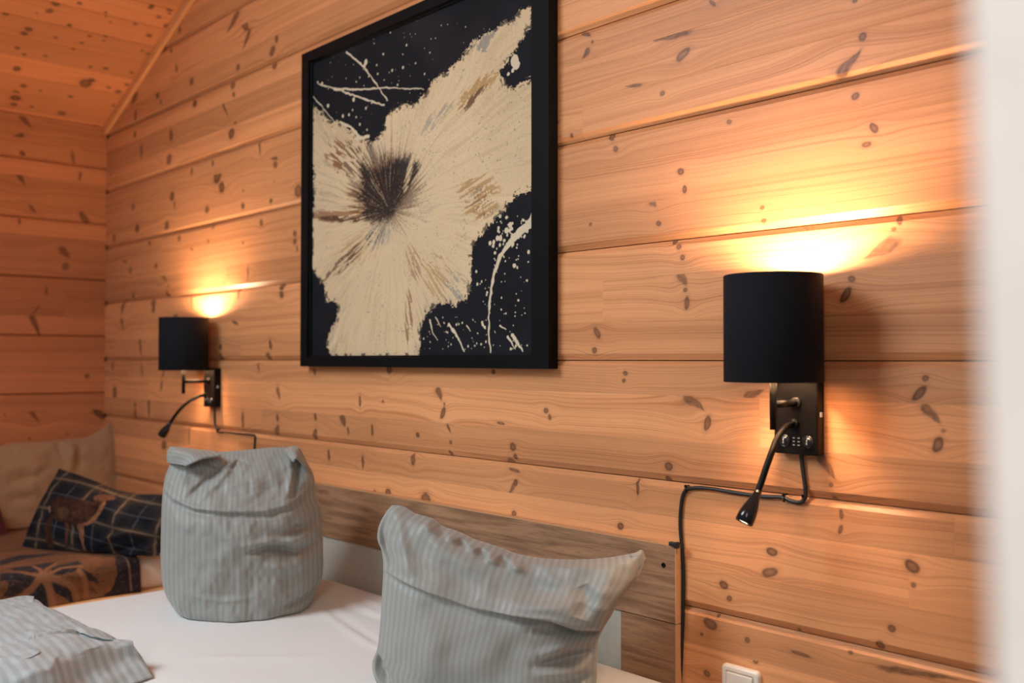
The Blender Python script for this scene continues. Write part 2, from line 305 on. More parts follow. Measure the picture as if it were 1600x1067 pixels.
def oak_mat():
    m, nt, b = newmat('oak_veneer'); L = nt.links
    uv = N(nt, 'ShaderNodeUVMap', uv_map='UVMap')
    def g(sx, sy, det, ro, dist=0):
        mp = N(nt, 'ShaderNodeMapping'); mp.inputs['Scale'].default_value = (sx, sy, 1); L.new(uv.outputs[0], mp.inputs[0])
        return noise_n(nt, mp.outputs[0], 1, det, ro, dist)
    a = ramp(nt, g(5, 70, 4, .6, .6), (.35, .7)); p = ramp(nt, g(38, 620, 2, .6), (.56, .68)); w = g(3, 16, 2, .5, 1.2)
    col = mixc(nt, a, (.37, .205, .11), (.15, .072, .037)); col = mixc(nt, math_(nt, 'MULTIPLY', p, .55), col, (.09, .05, .03))
    col = mixc(nt, math_(nt, 'MULTIPLY', w, .4), col, (.42, .25, .145)); L.new(col, b.inputs['Base Color'])
    b.inputs['Roughness'].default_value = .55; b.inputs['Specular IOR Level'].default_value = .3
    bump(nt, b, math_(nt, 'MULTIPLY', p, -1), .0005, .6); return m
M_OAK = oak_mat()
M_BAND = plain('orange_edge_band', (.60, .33, .16), .5)
M_PANEL = plain('grey_white_panel', (.46, .46, .40), .45)
M_WHITE_PAINT = plain('white_paint', (.88, .85, .80), .6)
M_PLASTIC = plain('white_plastic', (.88, .80, .69), .3)
M_BLACK = plain('black_frame_lacquer', (.004, .005, .006), .55, spec=.10)
M_METAL = plain('black_powder_coat', (.004, .0035, .0035), .33, spec=.12)
M_GLOSS = plain('black_gloss_metal', (.010, .010, .012), .12)
M_CORD = plain('black_cord', (.008, .008, .009), .5)
M_MARK = plain('white_print_mark', (.5, .5, .5), .5)
M_DARK = plain('dark_gap', (.03, .014, .008), .9)
M_FLOOR = plain('floor_wood', (.42, .25, .13), .5)
M_RAIL = plain('daybed_pine', (.80, .44, .19), .5)
def shade_mat(name, col):
    m, nt, b = newmat(name); b.inputs['Roughness'].default_value = .85; b.inputs['Specular IOR Level'].default_value = .2
    tc = N(nt, 'ShaderNodeTexCoord'); f = noise_n(nt, tc.outputs['Object'], 900, 1); g = noise_n(nt, tc.outputs['Object'], 14, 3)
    c = mixc(nt, f, tuple(x*.7 for x in col), tuple(x*1.3 for x in col)); c = mixc(nt, math_(nt, 'MULTIPLY', g, .10), c, (.05, .05, .05))
    nt.links.new(c, b.inputs['Base Color']); bump(nt, b, f, .0004, .5); return m
M_SHADE = shade_mat('navy_black_shade_fabric', (.0055, .0075, .012))
M_LINER = plain('shade_liner', (.62, .52, .40), .5)
def emis(name, col, s):
    m, nt, b = newmat(name); b.inputs['Base Color'].default_value = (.8, .8, .8, 1)
    b.inputs['Emission Color'].default_value = (*col, 1); b.inputs['Emission Strength'].default_value = s; return m
def cloth_mat(name, col, col2=None, period=0, rough=.8, uvscale=(1, 1), sheen=.2, weave=500, duty=.5, soft=.25):
    """cloth with a fine weave; with a period, satin stripes along v (uv in metres)"""
    m, nt, b = newmat(name); L = nt.links
    uv = N(nt, 'ShaderNodeUVMap', uv_map='UVMap'); s = N(nt, 'ShaderNodeSeparateXYZ'); L.new(uv.outputs[0], s.inputs[0])
    w = noise_n(nt, uv.outputs[0], weave, 2); big = noise_n(nt, uv.outputs[0], 5, 3)
    c = mixc(nt, w, tuple(x*.93 for x in col), tuple(min(1, x*1.05) for x in col))
    b.inputs['Roughness'].default_value = rough
    if period:
        f = math_(nt, 'FRACT', math_(nt, 'DIVIDE', s.outputs[0], period))
        t = math_(nt, 'ABSOLUTE', math_(nt, 'SUBTRACT', f, .5))
        k = ramp(nt, t, (duty/2-soft/4, duty/2+soft/4))
        c = mixc(nt, k, c, col2); r = math_(nt, 'ADD', math_(nt, 'MULTIPLY', k, -.28), rough); L.new(r, b.inputs['Roughness'])
    L.new(c, b.inputs['Base Color']); b.inputs['Sheen Weight'].default_value = sheen
    b.inputs['Specular IOR Level'].default_value = .3
    bump(nt, b, math_(nt, 'ADD', w, math_(nt, 'MULTIPLY', big, .8)), .0006, .35); return m
M_GREY = cloth_mat('grey_satin_stripe', (.275, .290, .272), (.308, .322, .302), .0118, .74)
M_DUVET = cloth_mat('grey_satin_stripe_wide', (.36, .41, .42), (.45, .51, .52), .0185, .7, sheen=.2)
M_SHEET = cloth_mat('white_sheet', (.765, .795, .79), rough=.85)
M_BEIGE = cloth_mat('beige_cushion', (.40, .25, .14), rough=.9)
M_RED = cloth_mat('dark_red_cushion', (.10, .012, .012), rough=.9)
M_MATT = cloth_mat('cream_mattress', (.80, .74, .66), rough=.85)
def image_mat(name, im, rough=.6, uv=True, bumpy=.0008, sheen=0, spec=.4):
    m, nt, b = newmat(name); t = N(nt, 'ShaderNodeTexImage'); t.image = im; t.extension = 'EXTEND'
    u = N(nt, 'ShaderNodeUVMap', uv_map='UVMap'); nt.links.new(u.outputs[0], t.inputs[0])
    w = noise_n(nt, u.outputs[0], 260, 2)
    c = mixc(nt, w, t.outputs[0], (0, 0, 0)); c = mixc(nt, .8, c, t.outputs[0]); nt.links.new(c, b.inputs['Base Color'])
    b.inputs['Roughness'].default_value = rough; b.inputs['Sheen Weight'].default_value = sheen
    b.inputs['Specular IOR Level'].default_value = spec
    bump(nt, b, w, bumpy, .4); return m

# ------------------------------------------------------------ room shell
SL = math.atan(.4130); ZE = 2.043            # roof slope and eave height on the left wall
XR = 4.7; XM = 2.5                            # right end of the gable wall, ridge
def roof_z(x): return ZE+math.tan(SL)*(x if x <= XM else 2*XM-x)
box('floor', (-.2, -4.2, -.05), (XR, .2, 0), M_FLOOR)['kind'] = 'structure'

def log_plank(name, a0, a1, z0, z1, axis, mat, parent, cl=.0135, cu=.011, dep=.009, clip=None):
    """one log face: flat front with a bevel along its lower and upper edges; axis 'x': back wall, 'y': left wall"""
    g = .0009
    prof = [(.032, z0+g), (dep, z0+g), (0, z0+cl), (0, z1-cu), (dep, z1-g), (.032, z1-g)]
    V = []; UV = []
    for a in (0, 1):
        for d, z in prof:
            p = (a0, a1)[a]
            if clip:
                lo, hi = clip(z); p = (max(a0, lo), min(a1, hi))[a]
            if axis == 'x': V.append((p, d, z)); UV.append((p, z))
            else: V.append((-d, -p, z)); UV.append((p, z))
    n = len(prof); F = []
    for i in range(n-1):
        q = (i, n+i, n+i+1, i+1); F.append(q if axis == 'x' else q[::-1])
    F += [tuple(range(n)), tuple(reversed(range(n, 2*n)))]
    F.append((n-1, 2*n-1, n, 0))
    o = mesh(name, V, F, mat, parent, uv=UV); return o
# back (gable) wall
gab = [(-.05, 0), (XR, 0), (XR, roof_z(XR)), (XM, roof_z(XM)), (-.05, roof_z(-.05))]
V = [(x, y, z) for y in (.03, .12) for x, z in gab]; n = len(gab)
wb = mesh('wall_back', V, [tuple(range(n)), tuple(reversed(range(n, 2*n)))]+[(i, n+i, n+(i+1) % n, (i+1) % n) for i in range(n)], M_DARK); wb['kind'] = 'structure'
def gclip(z):
    if z <= ZE+.004: return (-9, 9)
    x = (z-ZE)/math.tan(SL); return (x-.002, 2*XM-x+.002)
k = -5
while ZJ+k*H < roof_z(XM)-.02:
    z0 = max(ZJ+k*H, .001); z1 = min(ZJ+(k+1)*H, roof_z(XM)-.005)
    if z1-z0 > .03: log_plank('plank', .0, XR, z0, z1, 'x', M_BACK, wb, clip=gclip)
    k += 1
# left wall
wl = box('wall_left', (-.12, -4.2, 0), (-.03, .12, ZE-.01), M_DARK); wl['kind'] = 'structure'
k = -9
while LJ+k*H < ZE-.02:
    z0 = max(LJ+k*H, .001); z1 = min(LJ+(k+1)*H, ZE+.004)
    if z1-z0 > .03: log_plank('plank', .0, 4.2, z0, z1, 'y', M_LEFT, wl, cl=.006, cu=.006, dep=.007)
    k += 1
# ceiling: two slopes of tongue-and-groove boards running away from the gable wall
th = math.tan(SL)
V = [(x, y, roof_z(x)+.025+dz) for dz in (0, .05) for y in (.12, -4.2) for x in (-.12, XM, XR)]
ce = mesh('ceiling', V, [(0, 3, 4, 1), (1, 4, 5, 2), (6, 7, 10, 9), (7, 8, 11, 10), (0, 1, 7, 6), (1, 2, 8, 7), (3, 9, 10, 4), (4, 10, 11, 5), (0, 6, 9, 3), (2, 5, 11, 8)], M_DARK); ce['kind'] = 'structure'
smax = XM/math.cos(SL)
edges = [0.0]+[.125+.105*i for i in range(int((smax-.125)/.105)+1)]+[smax]
def board(s0, s1, side):
    g = .0008; c = .003
    prof = [(s0+g, .02), (s0+g, .004), (s0+c, 0), (s1-c, 0), (s1-g, .004), (s1-g, .02)]
    V = []; UV = []
    for y in (0.0, -4.2):
        for s, d in prof:
            x = s*math.cos(SL)-d*math.sin(SL); z = ZE+s*math.sin(SL)+d*math.cos(SL)
            V.append((x if side else 2*XM-x, y, z)); UV.append((-y, s+(0 if side else 3)))
    F = [(i, i+1, 7+i, 6+i) for i in range(5)]+[tuple(reversed(range(6))), tuple(range(6, 12)), (5, 0, 6, 11)]
    if not side: F = [f[::-1] for f in F]
    mesh('ceiling_board', V, F, M_CEIL, ce, uv=UV)
for side in (1, 0):
    for s0, s1 in zip(edges[:-1], edges[1:]):
        if s1-s0 > .02: board(s0, s1, side)
# batten along the rake
def rake(name, s0, s1):
    wd_, dp = .034, .016; V = []; UV = []
    for s in (s0, s1):
        for a, yy in ((0, -.0), (0, -dp), (wd_, -dp), (wd_, 0)):
            x = s*math.cos(SL)+a*math.sin(SL); z = ZE+s*math.sin(SL)-a*math.cos(SL)
            V.append((x, yy-.0005, z)); UV.append((s, a*1.0+yy))
    o = mesh(name, V, [(0, 1, 5, 4), (1, 2, 6, 5), (2, 3, 7, 6), (3, 0, 4, 7), (3, 2, 1, 0), (4, 5, 6, 7)], M_STRIP, None, uv=UV)
    bevel(o, .002); o['kind'] = 'structure'; return o
rake('trim_1', .0, smax-.02)
# narrow bead in the corner of the two log walls
# white painted door jamb close to the camera on the right
j = on_y(1534, 533, CAM[1]+.238)
jo = empty('door_1', (j[0], j[1], 0)); jo['kind'] = 'structure'
V = [(j[0]+a-(z-1.1)*.028-.0015, j[1]+b, z) for a in (0, .8) for b in (0, .035) for z in (0, 2.55)]  # widened out of view so it blocks the fill lamp from the log wall
ja = mesh('door_jamb', V, [(0, 1, 3, 2), (4, 6, 7, 5), (0, 4, 5, 1), (2, 3, 7, 6), (0, 2, 6, 4), (1, 5, 7, 3)], M_WHITE_PAINT, jo); bevel(ja, .004)

# ------------------------------------------------------------ framed painting
FX0, FX1, FZ0, FZ1 = 1.568, 2.560, 1.082, 1.972
fr = empty('framed_painting', (2.064, 0, FZ0))
tag(fr, 'large black-framed painting of a cream flower splashed on black', 'painting')
def frame_ring(name, o0, o1, i0, i1, yf, yb, ydip, lip, mat, parent):
    """mitred moulding: outer rectangle o, inner rectangle i, with a lip stepping down to the picture"""
    ox0, oz0 = o0; ox1, oz1 = o1; ix0, iz0 = i0; ix1, iz1 = i1
    rings = []
    for (x0, z0, x1, z1, y) in ((ox0, oz0, ox1, oz1, yb), (ox0, oz0, ox1, oz1, yf), (ix0-lip, iz0-lip, ix1+lip, iz1+lip, yf),
                                (ix0-lip, iz0-lip, ix1+lip, iz1+lip, ydip), (ix0, iz0, ix1, iz1, ydip), (ix0, iz0, ix1, iz1, ydip+.006)):
        rings.append([(x0, y, z0), (x1, y, z0), (x1, y, z1), (x0, y, z1)])
    V = sum(rings, []); F = []
    for r in range(5):
        for k in range(4): F.append((r*4+k, r*4+(k+1) % 4, (r+1)*4+(k+1) % 4, (r+1)*4+k))
    for k in range(4): F.append((20+k, 20+(k+1) % 4, (k+1) % 4, k))
    o = mesh(name, V, F, mat, parent); bevel(o, .0012); return o
frame_ring('frame', (FX0, FZ0), (FX1, FZ1), (1.609, 1.112), (2.503, 1.940), -.030, -.001, -.021, .005, M_BLACK, fr)

# the painting: flat print, made here from traced outlines, brush streaks and splashes
PX0, PX1, PZ0, PZ1 = 1.606, 2.506, 1.109, 1.943; PY = -.0155
def pic(pts):
    o = []
    for x, y in pts:
        p = on_y(440+x/1.7783, y/1.7783, -.018); o.append((p[0], p[2]))
    return o
w, h = 990, 917
X, Y = np.meshgrid(PX0+(np.arange(w)+.5)/w*(PX1-PX0), PZ0+(np.arange(h)+.5)/h*(PZ1-PZ0))
A = np.empty((h, w, 3)); nb = fbm(X*9, Y*9, 4, 4)
A[:] = np.array([.0075, .0085, .0125]); A *= (.6+.9*nb)[..., None]
A += (sstep(.55, .8, fbm(X*4, Y*4, 3, 9))*sstep(1.6, 1.9, Y))[..., None]*np.array([.016, .008, .008])
cx, cz = pic([(298, 585)])[0]
ang = np.arctan2(Y-cz, X-cx); rad = np.hypot(X-cx, Y-cz)
flower = pic([(700, 5), (655, 42), (600, 72), (565, 92), (520, 128), (500, 165), (460, 190), (425, 225), (402, 252), (375, 285), (345, 290), (310, 298), (290, 330), (286, 362), (262, 385), (240, 398), (212, 385), (190, 362), (160, 345), (125, 332), (98, 305), (70, 285),
    (70, 440), (86, 470), (90, 560), (84, 600), (70, 610), (70, 740), (100, 768), (118, 790), (120, 835), (155, 845), (150, 890), (128, 935), (122, 955), (145, 1010), (378, 1010), (386, 900), (402, 868), (445, 838), (482, 852), (518, 815), (522, 740), (528, 680), (556, 650), (600, 602), (640, 555), (668, 535), (712, 518),
    (712, 208), (652, 230), (636, 250), (618, 228), (602, 208), (625, 165), (655, 122), (700, 62)])
e1 = .010; wx = X+(fbm(X*60, Y*60, 3, 1)-.5)*e1*2.2+(fbm(X*330, Y*330, 2, 21)-.5)*.020; wy = Y+(fbm(X*60, Y*60, 3, 2)-.5)*e1*2.2+(fbm(X*330, Y*330, 2, 22)-.5)*.020
spk = fbm(X*260, Y*260, 2, 6)
M = inside(flower, wx, wy).astype(float)
# ragged dabbed edge
Mb = M.copy()
for s in (3, 6, 10):
    for a, b in ((s, 0), (-s, 0), (0, s), (0, -s)): Mb += np.roll(M, (a, b), (0, 1))
Mb /= 13; M = np.where((Mb > .02) & (Mb < .98), (Mb > .42+.5*(spk-.5)*1.8).astype(float), M)
# cream petals with long radial bristle marks
aw = ang+(fbm(X*5, Y*5, 2, 11)-.5)*.16
st1 = noise(aw*34, rad*9, 3)*.5+noise(aw*70, rad*40, 4)*.5; st2 = noise(aw*110+3, rad*40, 5)*.5+spk*.5
cream = np.array([.80, .62, .385]); C = np.ones((h, w, 3))*cream*(.86+.2*fbm(X*5, Y*5, 3, 3))[..., None]
def lay(C, col, k): return C*(1-k[..., None])+np.array(col)*k[..., None]
def fine(s, q): return noise(aw*s, rad*q, 3)*.45+noise(aw*s*2.3, rad*q*2, 7)*.3+noise(X*420, Y*420, 5)*.25
FS = fine(46, 9)
def blob(cx_, cy_, rx, ry, rot=0, p=1.0):
    """soft region given in picture pixels, as a field on the print"""
    a = pic([(cx_, cy_)])[0]; ux = pic([(cx_+rx*math.cos(rot), cy_+rx*math.sin(rot))])[0]; uy = pic([(cx_-ry*math.sin(rot), cy_+ry*math.cos(rot))])[0]
    e = np.array([[ux[0]-a[0], uy[0]-a[0]], [ux[1]-a[1], uy[1]-a[1]]]); i = np.linalg.inv(e)
    s = i[0, 0]*(X-a[0])+i[0, 1]*(Y-a[1]); t = i[1, 0]*(X-a[0])+i[1, 1]*(Y-a[1]); return np.exp(-(s*s+t*t)*p)
def streaky(k, thr=.5, s=st1, t=st2): return sstep(thr-.13, thr+.09, k*(.12+.95*sstep(.30, .70, s*.55+t*.45)))*sstep(.05, .3, k)
brown, ochre, dark, grey, rust = (.11, .05, .028), (.50, .30, .11), (.020, .014, .014), (.27, .28, .26), (.33, .15, .06)
C = lay(C, (.52, .38, .20), .33*sstep(.56, .74, FS+.5*(fbm(X*6, Y*6, 3, 31)-.5)))
C = lay(C, (.34, .30, .24), .4*sstep(.60, .76, fine(60, 20)+.8*(fbm(X*7, Y*7, 3, 33)-.58)))
C = lay(C, (.86, .70, .46), .25*sstep(.55, .75, fine(38, 8)))
C = lay(C, ochre, .8*streaky(blob(545, 545, 90, 95)*.95, .62, noise((X+Y*.12)*14, (Y-X*.32)*190, 2), st2))
C = lay(C, brown, .55*streaky(blob(560, 560, 75, 80)*.9, .72, noise((X)*12, (Y-X*.3)*190, 4), spk))
C = lay(C, ochre, .85*streaky(blob(545, 245, 110, 26, -.75), .52)); C = lay(C, brown, .75*streaky(blob(520, 285, 95, 12, -.8), .55))
C = lay(C, ochre, .7*streaky(blob(430, 770, 60, 110, -.2), .6)); C = lay(C, ochre, .6*streaky(blob(210, 690, 95, 60, -.6), .56))
C = lay(C, rust, .85*streaky(blob(350, 880, 14, 90), .5)); C = lay(C, rust, .6*streaky(blob(365, 730, 40, 90), .66))
C = lay(C, brown, .8*streaky(blob(170, 730, 110, 22, -.75), .55)); C = lay(C, rust, .8*streaky(blob(160, 600, 100, 22, .03), .42))
C = lay(C, brown, .9*streaky(blob(175, 608, 80, 9, .04), .40)); C = lay(C, brown, .8*streaky(blob(190, 440, 80, 75, .9), .57))
C = lay(C, grey, .8*streaky(blob(270, 650, 60, 40, -.9), .5)); C = lay(C, dark, .8*streaky(blob(255, 655, 48, 22, -.9), .6))
C = lay(C, rust, .8*streaky(blob(150, 430, 50, 80), .68)); C = lay(C, grey, .6*streaky(blob(480, 800, 50, 70), .6))
C = lay(C, grey, .6*streaky(blob(430, 330, 90, 30, -.8), .62)); C = lay(C, grey, .5*streaky(blob(260, 430, 30, 60), .55))
C = lay(C, brown, .95*streaky(blob(285, 505, 80, 90, .2), .42)); C = lay(C, rust, .7*streaky(blob(225, 560, 50, 60), .45))
core = inside(pic([(205, 448), (232, 470), (262, 478), (296, 455), (330, 440), (378, 462), (362, 505), (338, 545), (312, 590), (298, 612), (262, 618), (222, 604), (236, 575), (212, 545), (228, 512)]), X+(st1-.5)*.05+(spk-.5)*.02, Y+(st2-.5)*.05)
C = lay(C, brown, .75*sstep(.25, .62, blob(285, 520, 100, 105, .3)+(FS-.5)*.9)); C = lay(C, dark, .93*core)
C = lay(C, (.16, .075, .04), .45*core*(FS > .60))
C = lay(C, cream, .6*core*(FS > .72)); C = lay(C, dark, .8*streaky(blob(225, 470, 22, 60, -.3), .5))
C = lay(C, (.035, .03, .035), .8*streaky(blob(345, 460, 40, 40), .45))
C = lay(C, cream, .9*streaky(blob(352, 480, 8, 50, .25), .3))
C = lay(C, grey*1, .7*(fbm(X*190, Y*190, 2, 12) > .80)*(fbm(X*12, Y*12, 2, 3) > .55))
C = lay(C, grey, .75*sstep(.5, .9, streaky(blob(580, 95, 60, 20, -.6)+blob(560, 120, 30, 30), .6)))
C *= (.94+.1*noise(X*400, Y*400, 2))[..., None]
edge = (M > .5) & (fbm(X*110, Y*110, 3, 15) > .56) & (Mb < .999); C = lay(C, dark, .8*edge)
A = A*(1-M[..., None])+C*M[..., None]
def window(P, m):
    P = np.array(P); i0 = int((P[:, 0].min()-m-PX0)/(PX1-PX0)*w); i1 = int((P[:, 0].max()+m-PX0)/(PX1-PX0)*w)+2
    j0 = int((P[:, 1].min()-m-PZ0)/(PZ1-PZ0)*h); j1 = int((P[:, 1].max()+m-PZ0)/(PZ1-PZ0)*h)+2
    return slice(max(j0, 0), max(j1, 0)), slice(max(i0, 0), max(i1, 0))
def stroke(pts, r0, r1, col, rough=.0012, k=1):
    P = pic(pts); s_ = window(P, .02); x, y = X[s_], Y[s_]
    d, t = seg_dist(x+(noise(x*90, y*90, 7)-.5)*.004, y+(noise(x*90, y*90, 8)-.5)*.004, P)
    rr = (r0+(r1-r0)*t)*(.65+.7*noise(t*22, t*0+3, int(pts[0][0]) % 50)); m = sstep(rr+.0007, rr-.0007, d)*k
    A[s_] = A[s_]*(1-m[..., None])+np.array(col)*m[..., None]
cr = (.74, .64, .46)
for pts, a, b in (([(178, 145), (205, 165), (228, 188), (255, 225), (292, 278)], .003, .0016), ([(100, 232), (150, 248), (215, 270), (282, 293)], .002, .0026),
    ([(145, 247), (220, 247), (290, 243), (392, 247)], .0032, .0012), ([(84, 266), (110, 295), (128, 318), (147, 340)], .0018, .0012),
    ([(160, 340), (190, 352), (212, 380)], .003, .005), ([(205, 385), (240, 378)], .005, .004), ([(712, 560), (690, 610), (655, 650), (628, 680), (604, 712), (588, 765), (580, 800), (574, 870), (573, 930), (578, 978)], .0085, .0018),
    ([(695, 620), (645, 655), (610, 700)], .009, .003), ([(462, 900), (485, 935), (505, 975)], .0042, .0018), ([(640, 932), (668, 975)], .0048, .002), ([(626, 936), (646, 968)], .003, .0015),
    ([(410, 890), (418, 925), (430, 945)], .0022, .0012), ([(425, 882), (440, 905)], .0018, .0012), ([(555, 895), (565, 912)], .004, .0015), ([(512, 905), (522, 920)], .0022, .001), ([(605, 905), (622, 916)], .0024, .001)):
    stroke(pts, a, b, cr)
r2 = np.random.default_rng(5)
def dots(pts):
    for x, y, r in pts:
        a = pic([(x, y)])[0]; s_ = window([a], r*1.5+.004); x, y = X[s_], Y[s_]
        if not x.size: continue
        dd = np.hypot((x-a[0])*(.85+.3*r2.random()), (y-a[1]))+(noise(x*300, y*300, 3)-.5)*.0014
        m = sstep(r+.0006, r-.0006, dd); A[s_] = A[s_]*(1-m[..., None])+np.array(cr)*m[..., None]
dots([(232, 172, .008), (228, 182, .006), (198, 276, .006), (110, 232, .005), (98, 228, .003), (127, 293, .0055), (168, 252, .004), (240, 212, .003), (265, 205, .003), (305, 195, .004), (168, 322, .005), (185, 318, .004), (205, 325, .003), (215, 345, .004), (235, 360, .003), (195, 305, .003), (232, 300, .004), (248, 285, .003), (262, 180, .003), (280, 150, .003), (335, 187, .004), (345, 125, .003), (395, 205, .003), (255, 120, .002), (300, 90, .0025), (370, 175, .0025), (320, 235, .003), (215, 215, .0025)])
dots([(645, 168, .014), (650, 180, .010), (640, 195, .005), (628, 205, .004)])
pp = [(580+r2.random()*105, 600+r2.random()**1.4*150, .0015+.0035*r2.random()**2) for _ in range(70)]+[(530+r2.random()*150, 740+r2.random()*230, .0012+.0028*r2.random()**3) for _ in range(70)]+[(120+r2.random()*480, 60+r2.random()*330, .0008+.0016*r2.random()**3) for _ in range(110)]+[(390+r2.random()*150, 880+r2.random()*90, .001+.002*r2.random()**2) for _ in range(40)]+[(560+r2.random()*80, 620+r2.random()*70, .003+.004*r2.random()) for _ in range(14)]
dots(pp)
IM_PAINT = image('painting_pigment', np.clip(A, 0, 1)**(1/2.2))
o = mesh('canvas_print', [(PX0, PY, PZ0), (PX1, PY, PZ0), (PX1, PY, PZ1), (PX0, PY, PZ1), (PX0, -.004, PZ0), (PX1, -.004, PZ0), (PX1, -.004, PZ1), (PX0, -.004, PZ1)],
     [(0, 1, 2, 3), (5, 4, 7, 6), (4, 5, 1, 0), (3, 2, 6, 7), (1, 5, 6, 2), (4, 0, 3, 7)], image_mat('painting_print', IM_PAINT, .7, spec=.12), fr, uv=[(0, 0), (1, 0), (1, 1), (0, 1)]*2)

# ------------------------------------------------------------ wall lamps
M_BULB = emis('lamp_bulb_glow', (1.0, .69, .45), 440)
M_LED = emis('reading_led_glow', (1.0, .80, .55), 7)
SY = -.098; SR = .0775; SZ0, SZ1 = 1.066, 1.237
def wall_lamp(x, ax, neck, label, cord, cr_=.0036):
    t = empty('wall_lamp', (x, 0, .945)); tag(t, label, 'lamp', 'black wall lamps either side of the painting')
    box('back_plate', (x-.040, -.024, .945), (x+.040, -.0002, 1.073), M_METAL, t, .003)
    # shade: open cloth cylinder with wire rims inside
    lathe('lamp_shade', [(SR-.0015, SZ0), (SR, SZ0+.001), (SR, SZ1-.001), (SR-.0015, SZ1), (SR-.003, SZ1-.001), (SR-.003, SZ0+.001), (SR-.0015, SZ0)], M_SHADE, t, (ax, SY, 0), seg=72)
    lathe('shade_liner', [(SR-.0034, SZ0+.002), (SR-.0034, SZ1-.002), (SR-.0031, SZ1-.002), (SR-.0031, SZ0+.002), (SR-.0034, SZ0+.002)], M_LINER, t, (ax, SY, 0), seg=48)
    zb = SZ1-.030
    tube('stem', [(ax, SY, .990), (ax, SY, 1.088)], .0058, M_METAL, t, n=1)
    lathe('bulb_socket', [(0, 1.086), (.014, 1.086), (.016, 1.090), (.016, 1.136), (.012, 1.142), (0, 1.142)], M_METAL, t, (ax, SY, 0), seg=24)
    for q in range(3):
        w_ = q*2*math.pi/3+.5; tube('shade_spoke', [(ax+.014*math.cos(w_), SY+.014*math.sin(w_), 1.092), (ax+(SR-.002)*math.cos(w_), SY+(SR-.002)*math.sin(w_), 1.092)], .0013, M_METAL, t, seg=6, n=1)
    lathe('bulb', [(0, 1.140), (.011, 1.142), (.013, 1.158), (.019, 1.176), (.0245, 1.197), (.023, 1.213), (.015, 1.224), (0, 1.228)], M_BULB, t, (ax, SY, 0), seg=20)
    tube('arm', [(x+.002, -.022, 1.030), (ax, SY, 1.030)], .0058, M_METAL, t, n=1)
    lathe('arm_collar', [(0, 0), (.0105, 0), (.0105, .004), (.009, .006), (0, .006)], M_METAL, t, (x+.002, -.0235, 1.030), (0, -1, 0), 24)
    N_ = neck(x)
    nk = tube('gooseneck', N_[:-1]+[N_[-1]], [.0052]*len(N_), M_METAL, t)
    lathe('neck_collar', [(0, 0), (.0085, 0), (.0085, .005), (.0065, .007), (0, .007)], M_METAL, t, (N_[0][0], -.0235, N_[0][2]), (0, -1, 0), 20)
    p = np.array(N_[-1]); d = p-np.array(N_[-2]); d = d/np.linalg.norm(d); d = d*.15+HEADDIR(x)*.85; d /= np.linalg.norm(d)
    hd = lathe('reading_light_head', [(.0, -.004), (.0055, -.003), (.0062, .004), (.0085, .014), (.0120, .026), (.0142, .038), (.0146, .0525), (.0135, .0535), (.0125, .050), (0, .050)], M_GLOSS, t, p, d, 32)
    lathe('led_lens', [(0, .0515), (.0122, .0515), (.0122, .0500), (0, .0500)], M_LED, hd, p, d, 24)
    # two round push buttons and the printed marks between them
    for sgn in (-1, 1):
        bz = .967; bx = x+.002+sgn*.0215
        bt = lathe('push_button', [(0, .0), (.0105, .0), (.0105, .0020), (.0088, .0026), (.0082, .0012), (.0078, .0034), (.0060, .0046), (0, .0050)], M_GLOSS, t, (bx, -.0238, bz), (0, -1, 0), 28)
        box('button_mark', (bx-.0006, -.0292, bz+.0005), (bx+.0006, -.0286, bz+.0035), M_MARK, bt)
        box('button_mark', (bx-.0006, -.0292, bz-.0038), (bx+.0006, -.0286, bz-.0010), M_MARK, bt)
    V = []; F = []
    for c in range(2):
        for r in range(3):
            a = x+.002-.0045+c*.009; z = .9725-r*.0058; i = len(V)
            for dx, dz in ((-.0018, -.0006), (.0018, -.0006), (.0018, .0006), (-.0018, .0006)): V.append((a+dx, -.0245, z+dz))
            for dx, dz in ((-.0018, -.0006), (.0018, -.0006), (.0018, .0006), (-.0018, .0006)): V.append((a+dx, -.0238, z+dz))
            F += [(i, i+1, i+2, i+3), (i, i+4, i+5, i+1), (i+1, i+5, i+6, i+2), (i+2, i+6, i+7, i+3), (i+3, i+7, i+4, i)]
    mesh('printed_marks', V, F, M_MARK, t)
    box('side_switch', (x+.0398, -.016, 1.008), (x+.0425, -.010, 1.016), M_MARK, t, .0006)
    tube('power_cord', cord, cr_, M_CORD, t, seg=8, n=6)
    return t
def HEADDIR(x): return HD
HD = np.array([-.35, -.15, -.92])
def neckR(x):
    q = [(1243, 662, -.022), (1229, 667, -.048), (1215, 684, -.078), (1206, 706, -.098), (1198, 728, -.110), (1190, 752, -.118), (1184, 769, -.124)]
    return [on_y(*a) for a in q]
def headdir(a, b):
    d = b-a; d /= np.linalg.norm(d); c = CAM-a; c /= np.linalg.norm(c); d = d*.90+c*.45; return d/np.linalg.norm(d)
HD = headdir(on_y(1184, 769, -.124), on_y(1160, 819, -.124))
cordR = [on_y(1251, 704, -.006), on_y(1254, 730, -.005), on_y(1258, 760, -.004), on_y(1258, 777, -.004), on_y(1250, 785, -.004), on_y(1234, 782, -.004), on_y(1222, 777, -.004), on_y(1195, 776, -.004),
         on_y(1150, 770, -.004), on_y(1105, 763, -.004), on_y(1080, 763, -.004), on_y(1070, 768, -.004), on_y(1065, 785, -.004), on_y(1063, 820, -.004), on_y(1066, 860, -.004), on_y(1068, 900, -.004), on_y(1067, 960, -.004), on_y(1065, 1010, -.004), on_y(1063, 1067, -.004), on_y(1063, 1160, -.004)]
wall_lamp(3.128, 3.133, neckR, 'black wall lamp to the right of the painting, nearest, its shade hiding the plate top', cordR)
def neckL(x):
    q = [(322, 617, -.022), (312, 619, -.045), (297, 626, -.075), (283, 638, -.100), (273, 650, -.115), (266, 661, -.122)]
    return [on_y(*a) for a in q]
